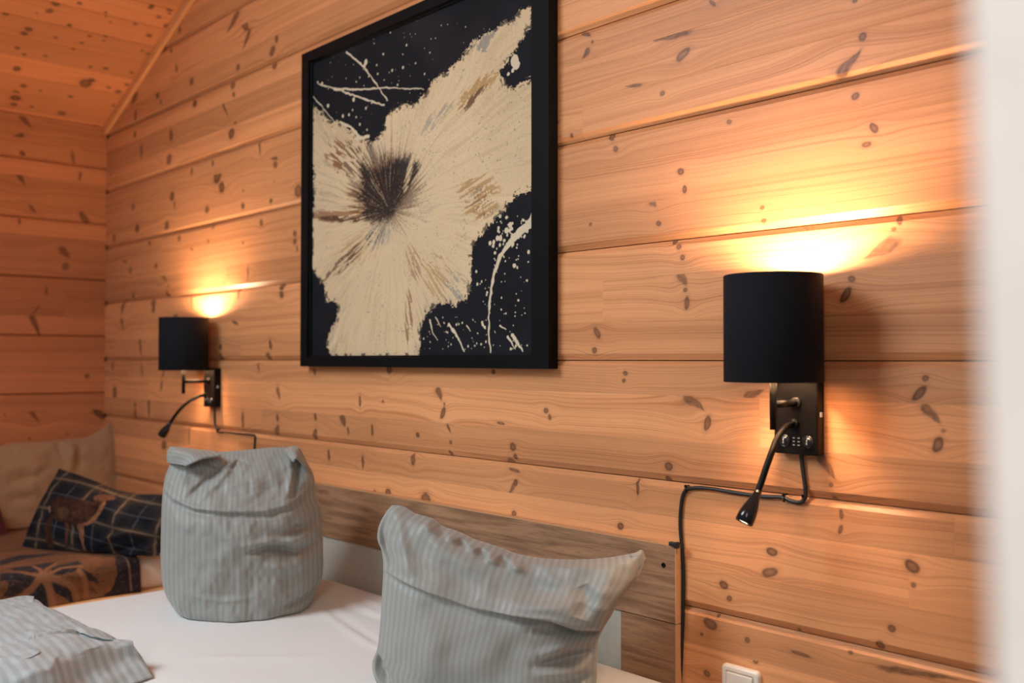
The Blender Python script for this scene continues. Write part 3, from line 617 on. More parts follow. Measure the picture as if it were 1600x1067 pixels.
HD = headdir(on_y(266, 661, -.122), on_y(250, 684, -.122))
cordL = [on_y(335, 637, -.006), on_y(335, 650, -.005), on_y(336, 664, -.004), on_y(341, 674, -.004), on_y(352, 675, -.004), on_y(372, 677, -.004), on_y(392, 679, -.004), on_y(398, 681, -.004), on_y(398, 690, -.004), on_y(397, 710, -.004), on_y(397, 735, -.004)]
cordL.append(np.array([cordL[-1][0], -.004, .762]))
wall_lamp(.984, .957, neckL, 'black wall lamp left of the painting, small and far, above the plaid cushion corner', cordL, .0030)
def clip(px, py, label, s=.0055):
    p = on_y(px, py, -.004); t = empty('cable_clip', (p[0], 0, p[2])); tag(t, label, 'cable clip', 'clips holding the lamp cords')
    V = []; F = []; n = 9
    for y in (-.5, .5):
        for k in range(n):
            w_ = math.pi*k/(n-1); V.append((p[0]+y*.003, -.004-math.sin(w_)*.0042-.0002, p[2]+math.cos(w_)*.0042))
            V.append((p[0]+y*.003, -.004-math.sin(w_)*.0058-.0002, p[2]+math.cos(w_)*.0058))
    for k in range(n-1):
        a = 2*k; b = 2*n+2*k
        F += [(a+1, a+3, b+3, b+1), (a, b, b+2, a+2), (a, a+2, a+3, a+1), (b, b+1, b+3, b+2)]
    mesh('saddle', V, F, M_CORD, t)
    lathe('nail', [(0, 0), (.0017, 0), (.0017, .010), (.003, .011), (.002, .0125), (0, .013)], M_METAL, t, (p[0], .003, p[2]+.0068), (0, -1, 0), 10)
clip(1073, 765, 'small cable clip at the top left bend of the right lamp cord')
clip(1226, 779, 'small cable clip on the cord between reading light and right lamp plate')
clip(1256, 781, 'small cable clip at the bottom bend under the right lamp plate')
clip(341, 674, 'small cable clip at the bend under the left wall lamp')

# ------------------------------------------------------------ light switch
p = on_y(1131.5, 1036); q = on_y(1190, 1045); x0, x1 = p[0], q[0]; zt = (p[2]+q[2])/2-.001; ww = x1-x0
sw = empty('light_switch', ((x0+x1)/2, 0, zt-ww)); tag(sw, 'white square light switch on the pine wall, low by the cord', 'switch')
def rounded(name, x0, x1, z0, z1, rings, r, mat, parent):
    """rounded-square plate: rings of (inset, y) from the wall outwards"""
    V = []; F = []; m = 6; n = 4*(m+1)
    for ins, y in rings:
        q = max(r-ins*.6, .001)
        for cx_, cz_, a0 in ((x1-ins-q, z1-ins-q, 0), (x0+ins+q, z1-ins-q, 1), (x0+ins+q, z0+ins+q, 2), (x1-ins-q, z0+ins+q, 3)):
            for k in range(m+1):
                a = (a0+k/m)*math.pi/2; V.append((cx_+q*math.cos(a), y, cz_+q*math.sin(a)))
    for i in range(len(rings)-1):
        for k in range(n): F.append((i*n+k, i*n+(k+1) % n, (i+1)*n+(k+1) % n, (i+1)*n+k))
    F.append(tuple(range(n))[::-1]); F.append(tuple(range((len(rings)-1)*n, len(rings)*n)))
    return mesh(name, V, F, mat, parent)
rounded('switch_frame', x0, x1, zt-ww, zt, [(0, -.0002), (0, -.006), (.0012, -.0085), (.004, -.0100), (.0095, -.0100), (.0105, -.0085), (.0108, -.006)], .0085, M_PLASTIC, sw)
rounded('rocker', x0+.0118, x1-.0118, zt-ww+.0118, zt-.0118, [(0, -.0062), (0, -.0108), (.0008, -.0118), (.002, -.0122)], .003, M_PLASTIC, sw)

# ------------------------------------------------------------ bed
MT = .51; BX0, BX1 = 1.530, 2.880
HX1 = 2.879; HB = .757; YF = -.021
bed = empty('bed', ((BX0+BX1)/2, -1.0, 0)); tag(bed, 'low double bed with oak veneer headboard and white fitted sheet', 'bed')
uvx = lambda v: (v[0]*1.0+v[1], v[2]+v[1]); uvz = lambda v: (v[0]+5.3+v[1], v[2]+.21+v[1]*.7)
hb = box('headboard_rail', (1.46, YF, .616), (HX1, -.002, HB), M_OAK, bed, .0012, uvx)
box('edge_band', (HX1, YF, .616), (HX1+.0018, -.002, HB), M_BAND, hb)
box('edge_band', (1.46, YF, HB), (HX1+.0018, -.002, HB+.0016), M_BAND, hb)
lathe('screw_hole', [(0, 0), (.0046, 0), (.0046, .0012), (.0036, .0012), (.0036, .0003), (0, .0003)], M_BLACK, hb, on_y(1037, 883, YF+.0002), (0, -1, 0), 18)
ps = box('headboard_post', (2.748, YF, .02), (HX1, -.002, .6145), M_OAK, bed, .0012, uvz)
box('edge_band', (HX1, YF, .02), (HX1+.0018, -.002, .6145), M_BAND, ps)
box('headboard_post', (1.46, YF, .02), (1.60, -.002, .6145), M_OAK, bed, .0012, uvz)
box('headboard_panel', (1.60, YF+.005, .2), (2.748, -.004, .616), M_PANEL, bed)
box('side_board', (BX0-.028, -2.08, .14), (BX0-.004, YF-.002, .36), M_OAK, bed, .002, lambda v: (v[1]+v[0], v[2]))
box('side_board', (BX1-.010, -2.08, .14), (BX1+.006, YF-.002, .36), M_OAK, bed, .002, lambda v: (v[1]+v[0], v[2]))
box('foot_board', (BX0-.028, -2.105, .10), (BX1+.006, -2.082, .40), M_OAK, bed, .002, lambda v: (v[0], v[2]))
for lx in (BX0+.03, BX1-.09):
    for ly in (-2.04, -.12): box('leg', (lx, ly-.03, 0), (lx+.05, ly+.03, .16), M_OAK, bed, .002, lambda v: (v[2], v[0]+v[1]))
# mattress under its sheet: rounded slab with soft creases
def slab(name, x0, x1, y0, y1, z0, z1, r, mat, parent, nx, ny, zf=None, uvs=1.0):
    def prof(a, b, n):
        m = 5; e = [a+r*(1-math.cos(math.pi/2*k/m)) for k in range(m)]; ez = [-r*(1-math.sin(math.pi/2*k/m)) for k in range(m)]
        mid = list(np.linspace(a+r, b-r, n)); return e+mid+[b-(v-a) for v in reversed(e)], ez+[0]*n+list(reversed(ez))
    xs, xz = prof(x0, x1, nx); ys, yz = prof(y0, y1, ny)
    XX, YY = np.meshgrid(xs, ys, indexing='ij'); ZZ = z1+np.minimum.outer(np.array(xz), np.array(yz))
    if zf is not None: ZZ = ZZ+zf(XX, YY)
    a, b = XX.shape; V = list(zip(XX.ravel(), YY.ravel(), ZZ.ravel())); UV = [(v[0]*uvs, v[1]*uvs) for v in V]
    F = [(i*b+j, (i+1)*b+j, (i+1)*b+j+1, i*b+j+1) for i in range(a-1) for j in range(b-1)]
    rim = [i*b for i in range(a)]+[(a-1)*b+j for j in range(1, b)]+[i*b+b-1 for i in range(a-2, -1, -1)]+[j for j in range(b-2, 0, -1)]
    base = len(V)
    zs = [z1-r-(z1-r-z0-r*.6)*t for t in (.5, 1)]
    cx_, cy_ = (x0+x1)/2, (y0+y1)/2
    for zi, sh in ((zs[0], 1), (zs[1], 1), (z0, 1-.5*r)):
        for i in rim: V.append((cx_+(V[i][0]-cx_)*sh, cy_+(V[i][1]-cy_)*sh, zi)); UV.append(((V[i][0]+z1-zi)*uvs, (V[i][1]+z1-zi)*uvs))
    n = len(rim); prev = rim
    for k in range(3):
        cur = [base+k*n+q for q in range(n)]
        for q in range(n): F.append((prev[q], cur[q], cur[(q+1) % n], prev[(q+1) % n]))
        prev = cur
    F.append(tuple(reversed(prev)))
    return mesh(name, V, F, mat, parent, uv=UV, smooth=True)
def sheet_z(XX, YY):
    z = (fbm(XX*5, YY*5, 3, 2)-.5)*.006
    inn = sstep(BX0, BX0+.04, XX)*sstep(BX1, BX1-.04, XX)*sstep(-.025, -.06, YY)
    for pts, w_, d_ in (([(1.75, -.085), (2.1, -.10), (2.75, -.09)], .012, .004), ([(1.95, -.20), (2.3, -.28), (2.8, -.27)], .010, -.005), ([(1.97, -.215), (2.3, -.296), (2.8, -.29)], .012, .0045),
                        ([(1.9, -.13), (2.2, -.155), (2.7, -.14)], .016, .004), ([(1.9, -.16), (2.5, -.18)], .014, -.003), ([(2.3, -.42), (2.15, -.60), (2.2, -.9)], .02, .003)):
        d, t = seg_dist(XX, YY, pts); z = z+d_*np.exp(-(d/w_)**2)*np.sin(np.pi*np.clip(t, .02, .98))**.4
    return z*inn
slab('mattress', BX0, BX1, -2.06, -.024, .30, MT, .022, M_SHEET, bed, 150, 190, sheet_z)

# ------------------------------------------------------------ daybed in the corner
DT = .468; DX = .952
db = empty('daybed', (.5, -1.1, 0)); tag(db, 'corner daybed along the left wall with cream mattress on a pine frame', 'daybed')
slab('mattress', .012, DX, -2.0, -.10, DT-.092, DT, .03, M_MATT, db, 30, 40, lambda a, b: (fbm(a*4, b*4, 2)-.5)*.004)
box('front_rail', (DX-.01, -2.05, .16), (DX+.095, -.015, .374), M_RAIL, db, .004)
box('slatted_base', (.012, -2.03, .30), (DX-.012, -.03, .3745), M_RAIL, db, .002)
for ly in (-2.02, -.08): 
    for lx in (.03, DX-.0): box('leg', (lx, ly-.025, 0), (lx+.05, ly+.025, .17), M_RAIL, db, .002)

# ------------------------------------------------------------ cushions, pillows, folded duvet
def resample(pts, n):
    P = np.array(catmull([np.array(p, float) for p in pts], 12)); L = np.r_[0, np.cumsum(np.hypot(*np.diff(P, axis=0).T))]
    t = np.linspace(0, L[-1], n); return np.c_[np.interp(t, L, P[:, 0]), np.interp(t, L, P[:, 1])]
def coons(top, bot, left, right, ns, nt):
    """px grid (ns x nt); top/bot run left to right, left/right run top to bottom"""
    T, B, L, R = resample(top, ns), resample(bot, ns), resample(left, nt), resample(right, nt)
    s = np.linspace(0, 1, ns)[:, None, None]; t = np.linspace(0, 1, nt)[None, :, None]
    G = (1-t)*T[:, None]+t*B[:, None]+(1-s)*L[None]+s*R[None]-((1-s)*(1-t)*T[0]+s*(1-t)*T[-1]+(1-s)*t*B[0]+s*t*B[-1])
    return G, s[..., 0], t[..., 0]
def padded(name, outline, plane, thick_f, thick_b, mat, parent=None, disp=None, ns=150, nt=150, uvs=None, pinch=.5, zmin=None, back=None):
    """a stuffed cloth body: its outline lies in a real plane of the room; front and back swell out of it"""
    G, s, t = coons(*outline, ns, nt); p0, nrm = plane; nrm = np.asarray(nrm, float); nrm /= np.linalg.norm(nrm)
    D = CF*FPX+(G[..., :1]-800)*CR+(533.5-G[..., 1:])*CU; k = ((np.asarray(p0)-CAM)@nrm)/(D@nrm); P = CAM+k[..., None]*D
    s_, t_ = np.broadcast_to(s, (ns, nt)), np.broadcast_to(t, (ns, nt))
    T = thick_f(s_, t_); Bk = (back or (lambda a, b: thick_f(a, b)*thick_b))(s_, t_)
    edge = np.minimum(np.minimum(s_, 1-s_), np.minimum(t_, 1-t_)); ek = sstep(0, .04, edge)
    d = disp(G[..., 0], G[..., 1], s_, t_) if disp is not None else 0
    Pf = P+nrm*(T+d*ek)[..., None]; Pb = P-nrm*(Bk+(fbm(s_*6, t_*6, 3, 5)-.5)*.01*ek)[..., None]
    if zmin is not None:
        for Q in (Pf, Pb): Q[..., 2] = np.maximum(Q[..., 2], zmin+.0006*noise(Q[..., 0]*50, Q[..., 1]*50))
    du = np.linalg.norm(np.diff(P, axis=0), axis=2).mean(); dv = np.linalg.norm(np.diff(P, axis=1), axis=2).mean()
    UV = np.dstack([s_*du*(ns-1), (1-t_)*dv*(nt-1)]) if uvs is None else uvs(G[..., 0], G[..., 1], s_, t_)
    V = list(Pf.reshape(-1, 3))+list(Pb.reshape(-1, 3)); U = list(UV.reshape(-1, 2))*2; o = ns*nt
    F = []
    for i in range(ns-1):
        for j in range(nt-1):
            a = i*nt+j; F.append((a, a+1, a+nt+1, a+nt)); F.append((o+a, o+a+nt, o+a+nt+1, o+a+1))
    rim = [(i, 0) for i in range(ns)]+[(ns-1, j) for j in range(1, nt)]+[(i, nt-1) for i in range(ns-2, -1, -1)]+[(0, j) for j in range(nt-2, 0, -1)]
    for (a, b), (c, e) in zip(rim, rim[1:]+rim[:1]):
        x, y = a*nt+b, c*nt+e; F.append((x, y, o+y, o+x))
    return mesh(name, V, F, mat, parent, uv=U, smooth=True)
def creases(X, Y, L):
    z = 0
    for pts, w, d in L:
        q, t = seg_dist(X, Y, pts); z = z+d*np.exp(-(q/w)**2)*np.sin(np.pi*np.clip(t, .03, .97))**.6
    return z
def side(X, Y, pts):
    """signed px distance to a polyline running left to right: positive above it"""
    P = np.array(pts, float); return np.interp(X, P[:, 0], P[:, 1])-Y
def dirplane(a, hd, tilt=0):
    """plane through a, along heading hd, facing the camera side, top leaning back by tilt degrees"""
    hd = np.array([hd[0], hd[1], 0.]); hd /= np.linalg.norm(hd); n = np.array([hd[1], -hd[0], 0.])
    c, s = math.cos(math.radians(tilt)), math.sin(math.radians(tilt)); return a, n*c+np.array([0, 0, 1.])*s

# --- left pillow: stands on its end like a sack, open hem on top
a = on_z(378, 955, MT)+np.array([-.03, .085, 0])
pl = (a, (a-CAM)*np.array([-1, -1, 0]))
seamL = [(240, 757), (256, 762), (275, 775), (310, 785), (360, 788), (420, 787), (450, 780), (470, 768), (495, 748), (520, 740)]
def tf_L(s, t):
    prof = np.sqrt(np.clip(1-(2*s-1)**2, 0, 1))
    return .168*prof*(sstep(-.02, .42, t)**.9*.8+.2*sstep(-.02, .1, t))*(1-.16*sstep(.84, 1.0, t))
def dL(X, Y, s, t):
    sd = side(X, Y, seamL)
    z = .0065*sstep(-1.2, 1.2, sd)*sstep(-2, 6, sd)+.004*np.exp(-((sd-4)/4)**2)-.007*np.exp(-((sd+4)/4.5)**2)
    z = z+(fbm(X/26, Y/42, 3, 3)-.5)*.022*sstep(0, .15, s)*sstep(1, .85, s)
    ab = sstep(0, 10, sd)
    z = z+ab*(fbm(X/46+Y/80, Y/26, 3, 8)-.5)*.022
    z = z+creases(X, Y, [([(296, 772), (325, 745), (350, 722)], 5, -.014), ([(318, 770), (350, 738), (366, 715)], 6, .012), ([(268, 706), (300, 716), (330, 708)], 5, -.016),
        ([(262, 716), (290, 724), (312, 712)], 5, .012), ([(300, 705), (345, 716), (350, 724), (372, 716)], 3, .010), ([(345, 722), (365, 727), (372, 717), (395, 722)], 2.5, -.010),
        ([(312, 718), (330, 722), (345, 729)], 2.5, -.008), ([(340, 716), (400, 706), (450, 698)], 3, -.010), ([(458, 705), (466, 722), (462, 745), (455, 775)], 4, -.018), ([(450, 708), (455, 730), (447, 770)], 6, .012),
        ([(472, 715), (482, 735), (488, 755)], 7, .010), ([(440, 735), (400, 742), (370, 752)], 11, .012), ([(435, 752), (400, 765)], 7, -.006),
        ([(500, 800), (470, 812), (440, 818)], 6, -.020), ([(500, 815), (465, 828), (425, 826), (385, 832)], 6, .016), ([(500, 835), (460, 846), (420, 838), (390, 843)], 5, -.020),
        ([(500, 850), (455, 866), (410, 860)], 9, .014), ([(503, 905), (470, 918), (440, 925)], 5, -.020), ([(500, 925), (470, 940), (440, 950)], 7, .014),
        ([(268, 800), (300, 808), (330, 805)], 9, .005), ([(300, 908), (350, 914), (400, 908)], 4, .003), ([(440, 790), (455, 830), (470, 880), (468, 930)], 7, .007), ([(425, 800), (440, 850), (452, 900)], 6, -.005)])
    # the sagging top: front lip, hollow, back lip
    return z
outL = ([(266, 697), (280, 703), (302, 706), (340, 706), (385, 703), (425, 699), (452, 699), (468, 702)],
        [(276, 946), (292, 958), (325, 971), (372, 978), (420, 974), (455, 962), (482, 942)],
        [(266, 697), (261, 706), (266, 722), (258, 745), (254, 775), (252, 830), (252, 880), (257, 918), (276, 946)],
        [(468, 702), (480, 722), (491, 745), (493, 772), (500, 790), (503, 820), (505, 860), (503, 900), (482, 942)])
wL = sc = None
pL = empty('pillow', (a[0], a[1], MT)); tag(pL, 'grey striped pillow stood upright like a sack, left of the two on the bed', 'pillow', 'grey striped pillows')
body = padded('pillow_cover', outL, pl, tf_L, .9, M_GREY, pL, dL, 220, 240, zmin=MT+.003)
# folded-over hem rim and the corner ears standing up on top
def depth_pt(px, py, off, pl_=None):
    q, n = pl_ or pl; n = np.asarray(n)/np.linalg.norm(n); return hit(px, py, q+n*off, n)
def ear(name, rows, off, mat, parent, n=14, th=.004):
    """small folded flap of cloth: lofted rows of (px, py, distance in front of the pillow's plane), given real thickness"""
    C = [np.array(catmull([depth_pt(px, py, o_, off) for px, py, o_ in r], n)) for r in rows]
    m = min(len(c) for c in C); C = [c[:m] for c in C]
    R = np.array([catmull([c[i] for c in C], 6) for i in range(m)]); aa, bb = R.shape[:2]
    V = list(R.reshape(-1, 3)); F = [(i*bb+j, (i+1)*bb+j, (i+1)*bb+j+1, i*bb+j+1) for i in range(aa-1) for j in range(bb-1)]
    UV = [(i/(aa-1)*.1, j/(bb-1)*.05) for i in range(aa) for j in range(bb)]
    o = mesh(name, V, F, mat, parent, uv=UV, smooth=True); md = o.modifiers.new('solid', 'SOLIDIFY'); md.thickness = th; md.offset = 0; return o
ear('pillow_corner', [[(262, 722, .0), (262, 708, .01), (268, 699, .0), (276, 704, -.01)], [(268, 724, .045), (272, 706, .055), (282, 700, .035), (296, 703, .01)], [(282, 726, .07), (296, 712, .078), (308, 706, .06), (330, 705, .03)], [(290, 728, .085), (304, 722, .092), (318, 716, .088), (345, 712, .07)]], pl, M_GREY, pL)
ear('pillow_corner', [[(444, 704, .02), (455, 698, .02), (466, 700, .01), (474, 712, .0)], [(450, 712, .075), (458, 704, .07), (468, 708, .06), (478, 722, .04)], [(458, 722, .095), (463, 716, .10), (470, 722, .09), (482, 738, .06)]], pl, M_GREY, pL)

# --- right pillow: leans back, upper hem flap folded over, right ear sticking out
a = on_z(600, 1068, MT); pr = dirplane(a, (.80, .60), 6)
prn = pr[1]
seamR = [(560, 868), (600, 884), (640, 902), (700, 923), (750, 940), (790, 947), (830, 952), (870, 958), (905, 974), (940, 982), (990, 968)]
def tf_R(s, t):
    e = np.clip(4*s*(1-s), 0, 1)**.5*np.clip(4*t*(1-t), 0, 1)**.45
    return .088*e*(1-.35*sstep(.35, 0, t))
def dR(X, Y, s, t):
    sd = side(X, Y, seamR)
    lift = sstep(750, 930, X)
    z = (.006+.030*lift)*sstep(-1.5, 1.5, sd)*sstep(-8, 12, sd+14*(1-lift)) + .003*np.exp(-((sd-3)/3)**2)-(.005+.012*lift)*np.exp(-((sd+6)/6)**2)
    z = z+(fbm(X/60, Y/60, 2, 3)-.5)*.024
    ab = sstep(0, 12, sd)
    z = z+ab*(fbm((X+Y)/80, (Y-X*.42)/26, 2, 5)-.5)*.010
    z = z+creases(X, Y, [([(625, 800), (640, 850), (660, 900)], 9, .010), ([(605, 800), (598, 830), (606, 860), (625, 885)], 8, -.022), ([(592, 830), (596, 850), (612, 880)], 6, .012),
        ([(660, 815), (700, 850), (760, 880)], 18, .014), ([(770, 905), (830, 915), (900, 912)], 15, -.016), ([(800, 925), (850, 935), (900, 935)], 10, .010), ([(915, 905), (925, 930), (915, 955)], 14, -.016),
        ([(960, 872), (950, 910), (930, 945)], 16, .012), ([(700, 868), (730, 900), (760, 930)], 16, -.008), ([(850, 878), (870, 900), (890, 905)], 10, .008),
        ([(905, 985), (880, 975), (840, 972)], 7, -.018), ([(930, 1000), (890, 1000), (850, 1010)], 9, .014), ([(935, 1015), (890, 1020), (845, 1028)], 8, -.016), ([(930, 1035), (890, 1040), (840, 1035)], 10, .012),
        ([(935, 1050), (900, 1058), (860, 1055)], 8, -.012), ([(598, 950), (610, 960), (600, 1000)], 8, -.006), ([(590, 1015), (602, 1035), (620, 1060)], 6, -.018), ([(585, 1025), (592, 1045), (605, 1062)], 5, .010),
        ([(680, 935), (700, 990), (690, 1060)], 26, .006), ([(770, 960), (800, 1010), (790, 1060)], 30, -.006)]
        +[([(x0, y0), (x0+7, y0+9), (x0+20, y0+15)], 6, (-.011 if i % 2 else .011)) for i, (x0, y0) in enumerate([(672, 812), (690, 822), (703, 828), (720, 838), (735, 843), (752, 852), (768, 860), (785, 864), (806, 872)])])
    return z
outR = ([(613, 789), (630, 791), (650, 802), (676, 810), (692, 822), (716, 830), (742, 842), (770, 851), (790, 858), (812, 866), (850, 872), (895, 874), (940, 872), (980, 866), (1001, 861)],
        [(600, 1120), (680, 1140), (770, 1150), (860, 1140), (925, 1115)],
        [(613, 789), (603, 800), (592, 822), (590, 842), (597, 860), (600, 885), (598, 930), (595, 975), (591, 1010), (583, 1032), (584, 1050), (592, 1075), (600, 1120)],
        [(1001, 861), (1007, 872), (1000, 895), (984, 918), (968, 938), (955, 962), (943, 982), (935, 1000), (933, 1030), (932, 1065), (925, 1115)])
pR = empty('pillow', (a[0], a[1], MT)); tag(pR, 'grey striped pillow leaning on the headboard, right of the two, corner flopping out', 'pillow', 'grey striped pillows')
padded('pillow_cover', outR, pr, tf_R, .75, M_GREY, pR, dR, 260, 240, zmin=MT+.003)
ear('pillow_corner', [[(996, 864, .0), (1003, 861, .004), (1008, 872, .0)], [(990, 866, .012), (999, 866, .016), (1004, 878, .012)], [(984, 868, .018), (992, 874, .02), (998, 888, .016)]], pr, M_GREY, pR)

# --- beige cushion against the left wall
pb = (np.array([.125, 0, .5]), np.array([1, 0, .10]))
def tfc(k, p=.5): return lambda s, t: k*np.clip(4*s*(1-s), 0, 1)**p*np.clip(4*t*(1-t), 0, 1)**p
def dB(X, Y, s, t):
    return (fbm(X/30, Y/30, 3, 6)-.5)*.02+creases(X, Y, [([(100, 690), (108, 705), (104, 740)], 7, .012), ([(88, 690), (92, 712)], 5, -.012), ([(128, 690), (118, 710), (120, 740)], 6, -.010), ([(0, 735), (40, 728), (80, 745)], 10, .012),
        ([(0, 755), (50, 745), (70, 730)], 8, -.012), ([(5, 782), (50, 775)], 8, -.01), ([(40, 700), (60, 735), (30, 770)], 12, .008)])
cu = empty('cushion', (.12, -.35, DT)); tag(cu, 'large plain beige cushion propped against the left wall in the corner', 'cushion')
padded('cushion_cover', ([(-150, 715), (-90, 716), (-20, 702), (20, 692), (60, 690), (96, 687), (135, 683), (158, 670), (173, 660)], [(-140, 935), (-60, 905), (20, 872), (110, 850), (160, 838), (200, 828)],
    [(-150, 715), (-148, 780), (-145, 850), (-140, 935)], [(173, 660), (182, 690), (187, 725), (192, 770), (200, 828)]), pb, tfc(.05), .9, M_BEIGE, cu, dB, 110, 100, zmin=DT+.017)
# --- dark red cushion, only its edge in the picture
rc = empty('cushion', (.3, -.75, DT)); tag(rc, 'dark red cushion at the left edge beside the beige cushion', 'cushion')
pc = (np.array([.255, 0, .5]), np.array([1, 0, .12]))
padded('cushion_cover', ([(-210, 760), (-120, 765), (-50, 770), (-6, 782)], [(-200, 925), (-100, 905), (-30, 884), (19, 868)], [(-210, 760), (-208, 840), (-200, 925)], [(-6, 782), (4, 805), (12, 835), (19, 868)]), pc, tfc(.045), .9, M_RED, rc, None, 60, 50, zmin=DT+.017)

# --- plaid cushion with a printed deer
w, h = 560, 420; X, Y = np.meshgrid(np.linspace(20, 280, w), np.linspace(910, 700, h))       # cushion print, in cushion coordinates
cs, ct = np.array([170., 43.]), np.array([-57., 130.]); iv = np.linalg.inv(np.array([cs, ct]).T)
S = iv[0, 0]*(X-92)+iv[0, 1]*(Y-732); T = iv[1, 0]*(X-92)+iv[1, 1]*(Y-732)
A = np.ones((h, w, 3))*np.array([.0055, .007, .012])*(.7+.8*fbm(X/6, Y/6, 3, 2))[..., None]
def band(A, q, c, wd_, col, k):
    m = np.exp(-((q-c)/wd_)**2)*k; return A*(1-m[..., None])+np.array(col)*m[..., None]
for c in (.10, .44, .78, 1.12): A = band(A, S+.03*np.sin(T*5), c, .045, (.035, .028, .022), .7); A = band(A, S+.03*np.sin(T*5), c, .008, (.26, .17, .10), .8)
for c in (-.07, .27, .61, .95, 1.2): A = band(A, S+.03*np.sin(T*5), c, .005, (.10, .11, .13), .6)
for c in (.12, .48, .84): A = band(A, T+.02*np.sin(S*6), c, .05, (.035, .028, .022), .7); A = band(A, T+.02*np.sin(S*6), c, .010, (.22, .15, .09), .75)
for c in (.30, .66, 1.02): A = band(A, T+.02*np.sin(S*6), c, .006, (.10, .11, .13), .6)
A *= (.75+.5*noise(X*1.7, Y*1.7, 4))[..., None]
dp = lambda P: [(x/4.103, 640+y/4.103) for x, y in P]
wx = X+(fbm(X/2.2, Y/2.2, 2, 1)-.5)*1.6; wy = Y+(fbm(X/2.2, Y/2.2, 2, 2)-.5)*1.6
def fillp(A, P, c1, c2=None, k=1.0):
    m = inside(dp(P), wx, wy)*k; n = fbm(X/3, Y/5, 3, 7)
    c = np.array(c1)*(1-n[..., None])+np.array(c2 or c1)*n[..., None]; return A*(1-m[..., None])+c*m[..., None]
br, bd, bl = (.085, .032, .014), (.012, .006, .005), (.34, .15, .07)
A = fillp(A, [(340, 770), (365, 715), (400, 700), (400, 760), (398, 830), (385, 905), (350, 905), (338, 840)], bd, br)
A = fillp(A, [(362, 640), (380, 592), (430, 573), (520, 592), (600, 602), (650, 622), (672, 600), (700, 590), (745, 600), (735, 645), (700, 705), (650, 748), (600, 768), (520, 762), (440, 735), (392, 712), (366, 690)], bd, br)
A = fillp(A, [(430, 655), (480, 640), (520, 680), (500, 725), (445, 718)], (.13, .06, .04), br, .8)
A = fillp(A, [(495, 745), (520, 762), (508, 815), (490, 860), (474, 918), (462, 915), (478, 850), (492, 800)], (.20, .075, .035), bd)
A = fillp(A, [(568, 768), (612, 752), (604, 820), (597, 860), (590, 918), (573, 918), (578, 862), (574, 810)], bl, (.17, .07, .035))
A = fillp(A, [(640, 742), (690, 690), (720, 640), (742, 605), (752, 625), (728, 682), (690, 730), (640, 765), (600, 775), (605, 760)], bl, (.2, .08, .04))
A = fillp(A, [(655, 578), (680, 560), (720, 560), (770, 572), (802, 586), (796, 598), (758, 604), (722, 612), (688, 610), (660, 600)], (.17, .075, .04), br)
A = fillp(A, [(362, 640), (372, 636), (376, 668), (366, 680)], (.30, .20, .15))
for P, r in (([(690, 565), (682, 535), (678, 505)], .8), ([(688, 545), (712, 522), (722, 500)], .7), ([(684, 530), (662, 515)], .6), ([(745, 566), (790, 565), (850, 560), (890, 540), (905, 518)], .9), ([(850, 560), (835, 535), (850, 518)], .7), ([(885, 543), (870, 522)], .6), ([(800, 565), (830, 548)], .6)):
    d, t = seg_dist(X, Y, dp(P)); m = sstep(r+.5, r-.4, d)*.8; A = A*(1-m[..., None])+np.array([.10, .045, .025])*m[..., None]
IMP = image('plaid_print', np.clip(A, 0, 1)**(1/2.2))
MP = image_mat('plaid_deer_cloth', IMP, .8, sheen=0, spec=.12)
l0 = on_z(40, 862, DT); l1 = on_z(228, 876, DT)
pp_ = dirplane(l0+np.array([-.0, .0, 0]), (l1-l0)[:2], 22)
def dP(X, Y, s, t):
    return (fbm(X/22, Y/22, 3, 9)-.5)*.022+creases(X, Y, [([(160, 860), (185, 848), (215, 840), (245, 842)], 6, .016), ([(165, 870), (200, 862), (235, 852)], 4, -.012), ([(190, 875), (225, 868), (240, 858)], 4, .010), ([(100, 745), (110, 760), (104, 790)], 8, .006), ([(215, 850), (238, 862), (238, 880)], 4, .01)])
dc = empty('cushion', (l0[0]*.5+l1[0]*.5, l0[1]*.5+l1[1]*.5, DT)); tag(dc, 'dark navy plaid cushion with a brown deer print', 'cushion')
padded('cushion_cover', ([(92, 732), (120, 741), (150, 752), (180, 764), (215, 771), (262, 773), (290, 778)], [(32, 863), (70, 869), (110, 871), (150, 872), (185, 877), (212, 882), (228, 886), (246, 878)],
    [(92, 732), (80, 755), (62, 790), (48, 820), (38, 845), (32, 863)], [(290, 778), (288, 800), (276, 828), (258, 845), (246, 878)]), pp_, tfc(.062, .55), .8, MP, dc, dP, 140, 110,
    uvs=lambda X, Y, s, t: np.dstack([(X-20)/260, (Y-910)/-210]), zmin=DT+.018)

# --- blanket with large leaf print: over the mattress and down its side
YB0, YB1 = -1.3, -.238
TB = DT+.006; XB = DX+.007
w, h = 900, 620     # along y, across (developed: top from x=.1 to the edge, then down the side)
YY, QQ = np.meshgrid(np.linspace(-1.35, -.12, w), np.linspace(.05, 1.13, h))
def bdev(x, y):     # crop pixel -> (y, developed distance)
    px, py = x/4.7, 840+y/4.7
    p = on_z(px, py, TB)
    if p[0] <= XB: return (p[1], p[0])
    p = on_x(px, py, XB); return (p[1], XB+(TB-p[2]))
A = np.ones((h, w, 3)); f1 = fbm(YY*14, QQ*60, 4, 3); f2 = fbm(YY*7, QQ*9, 3, 6)
A = np.array([.19, .075, .032])*(1-f1[..., None])+np.array([.40, .19, .085])*f1[..., None]
A *= (.65+.7*f2)[..., None]; fl = (noise(YY*150, QQ*420, 1) > .72)*.5; A = A*(1-fl[..., None])+np.array([.05, .04, .045])*fl[..., None]
wy_ = YY+(fbm(YY*40, QQ*40, 2, 1)-.5)*.012; wq = QQ+(fbm(YY*40, QQ*40, 2, 2)-.5)*.012
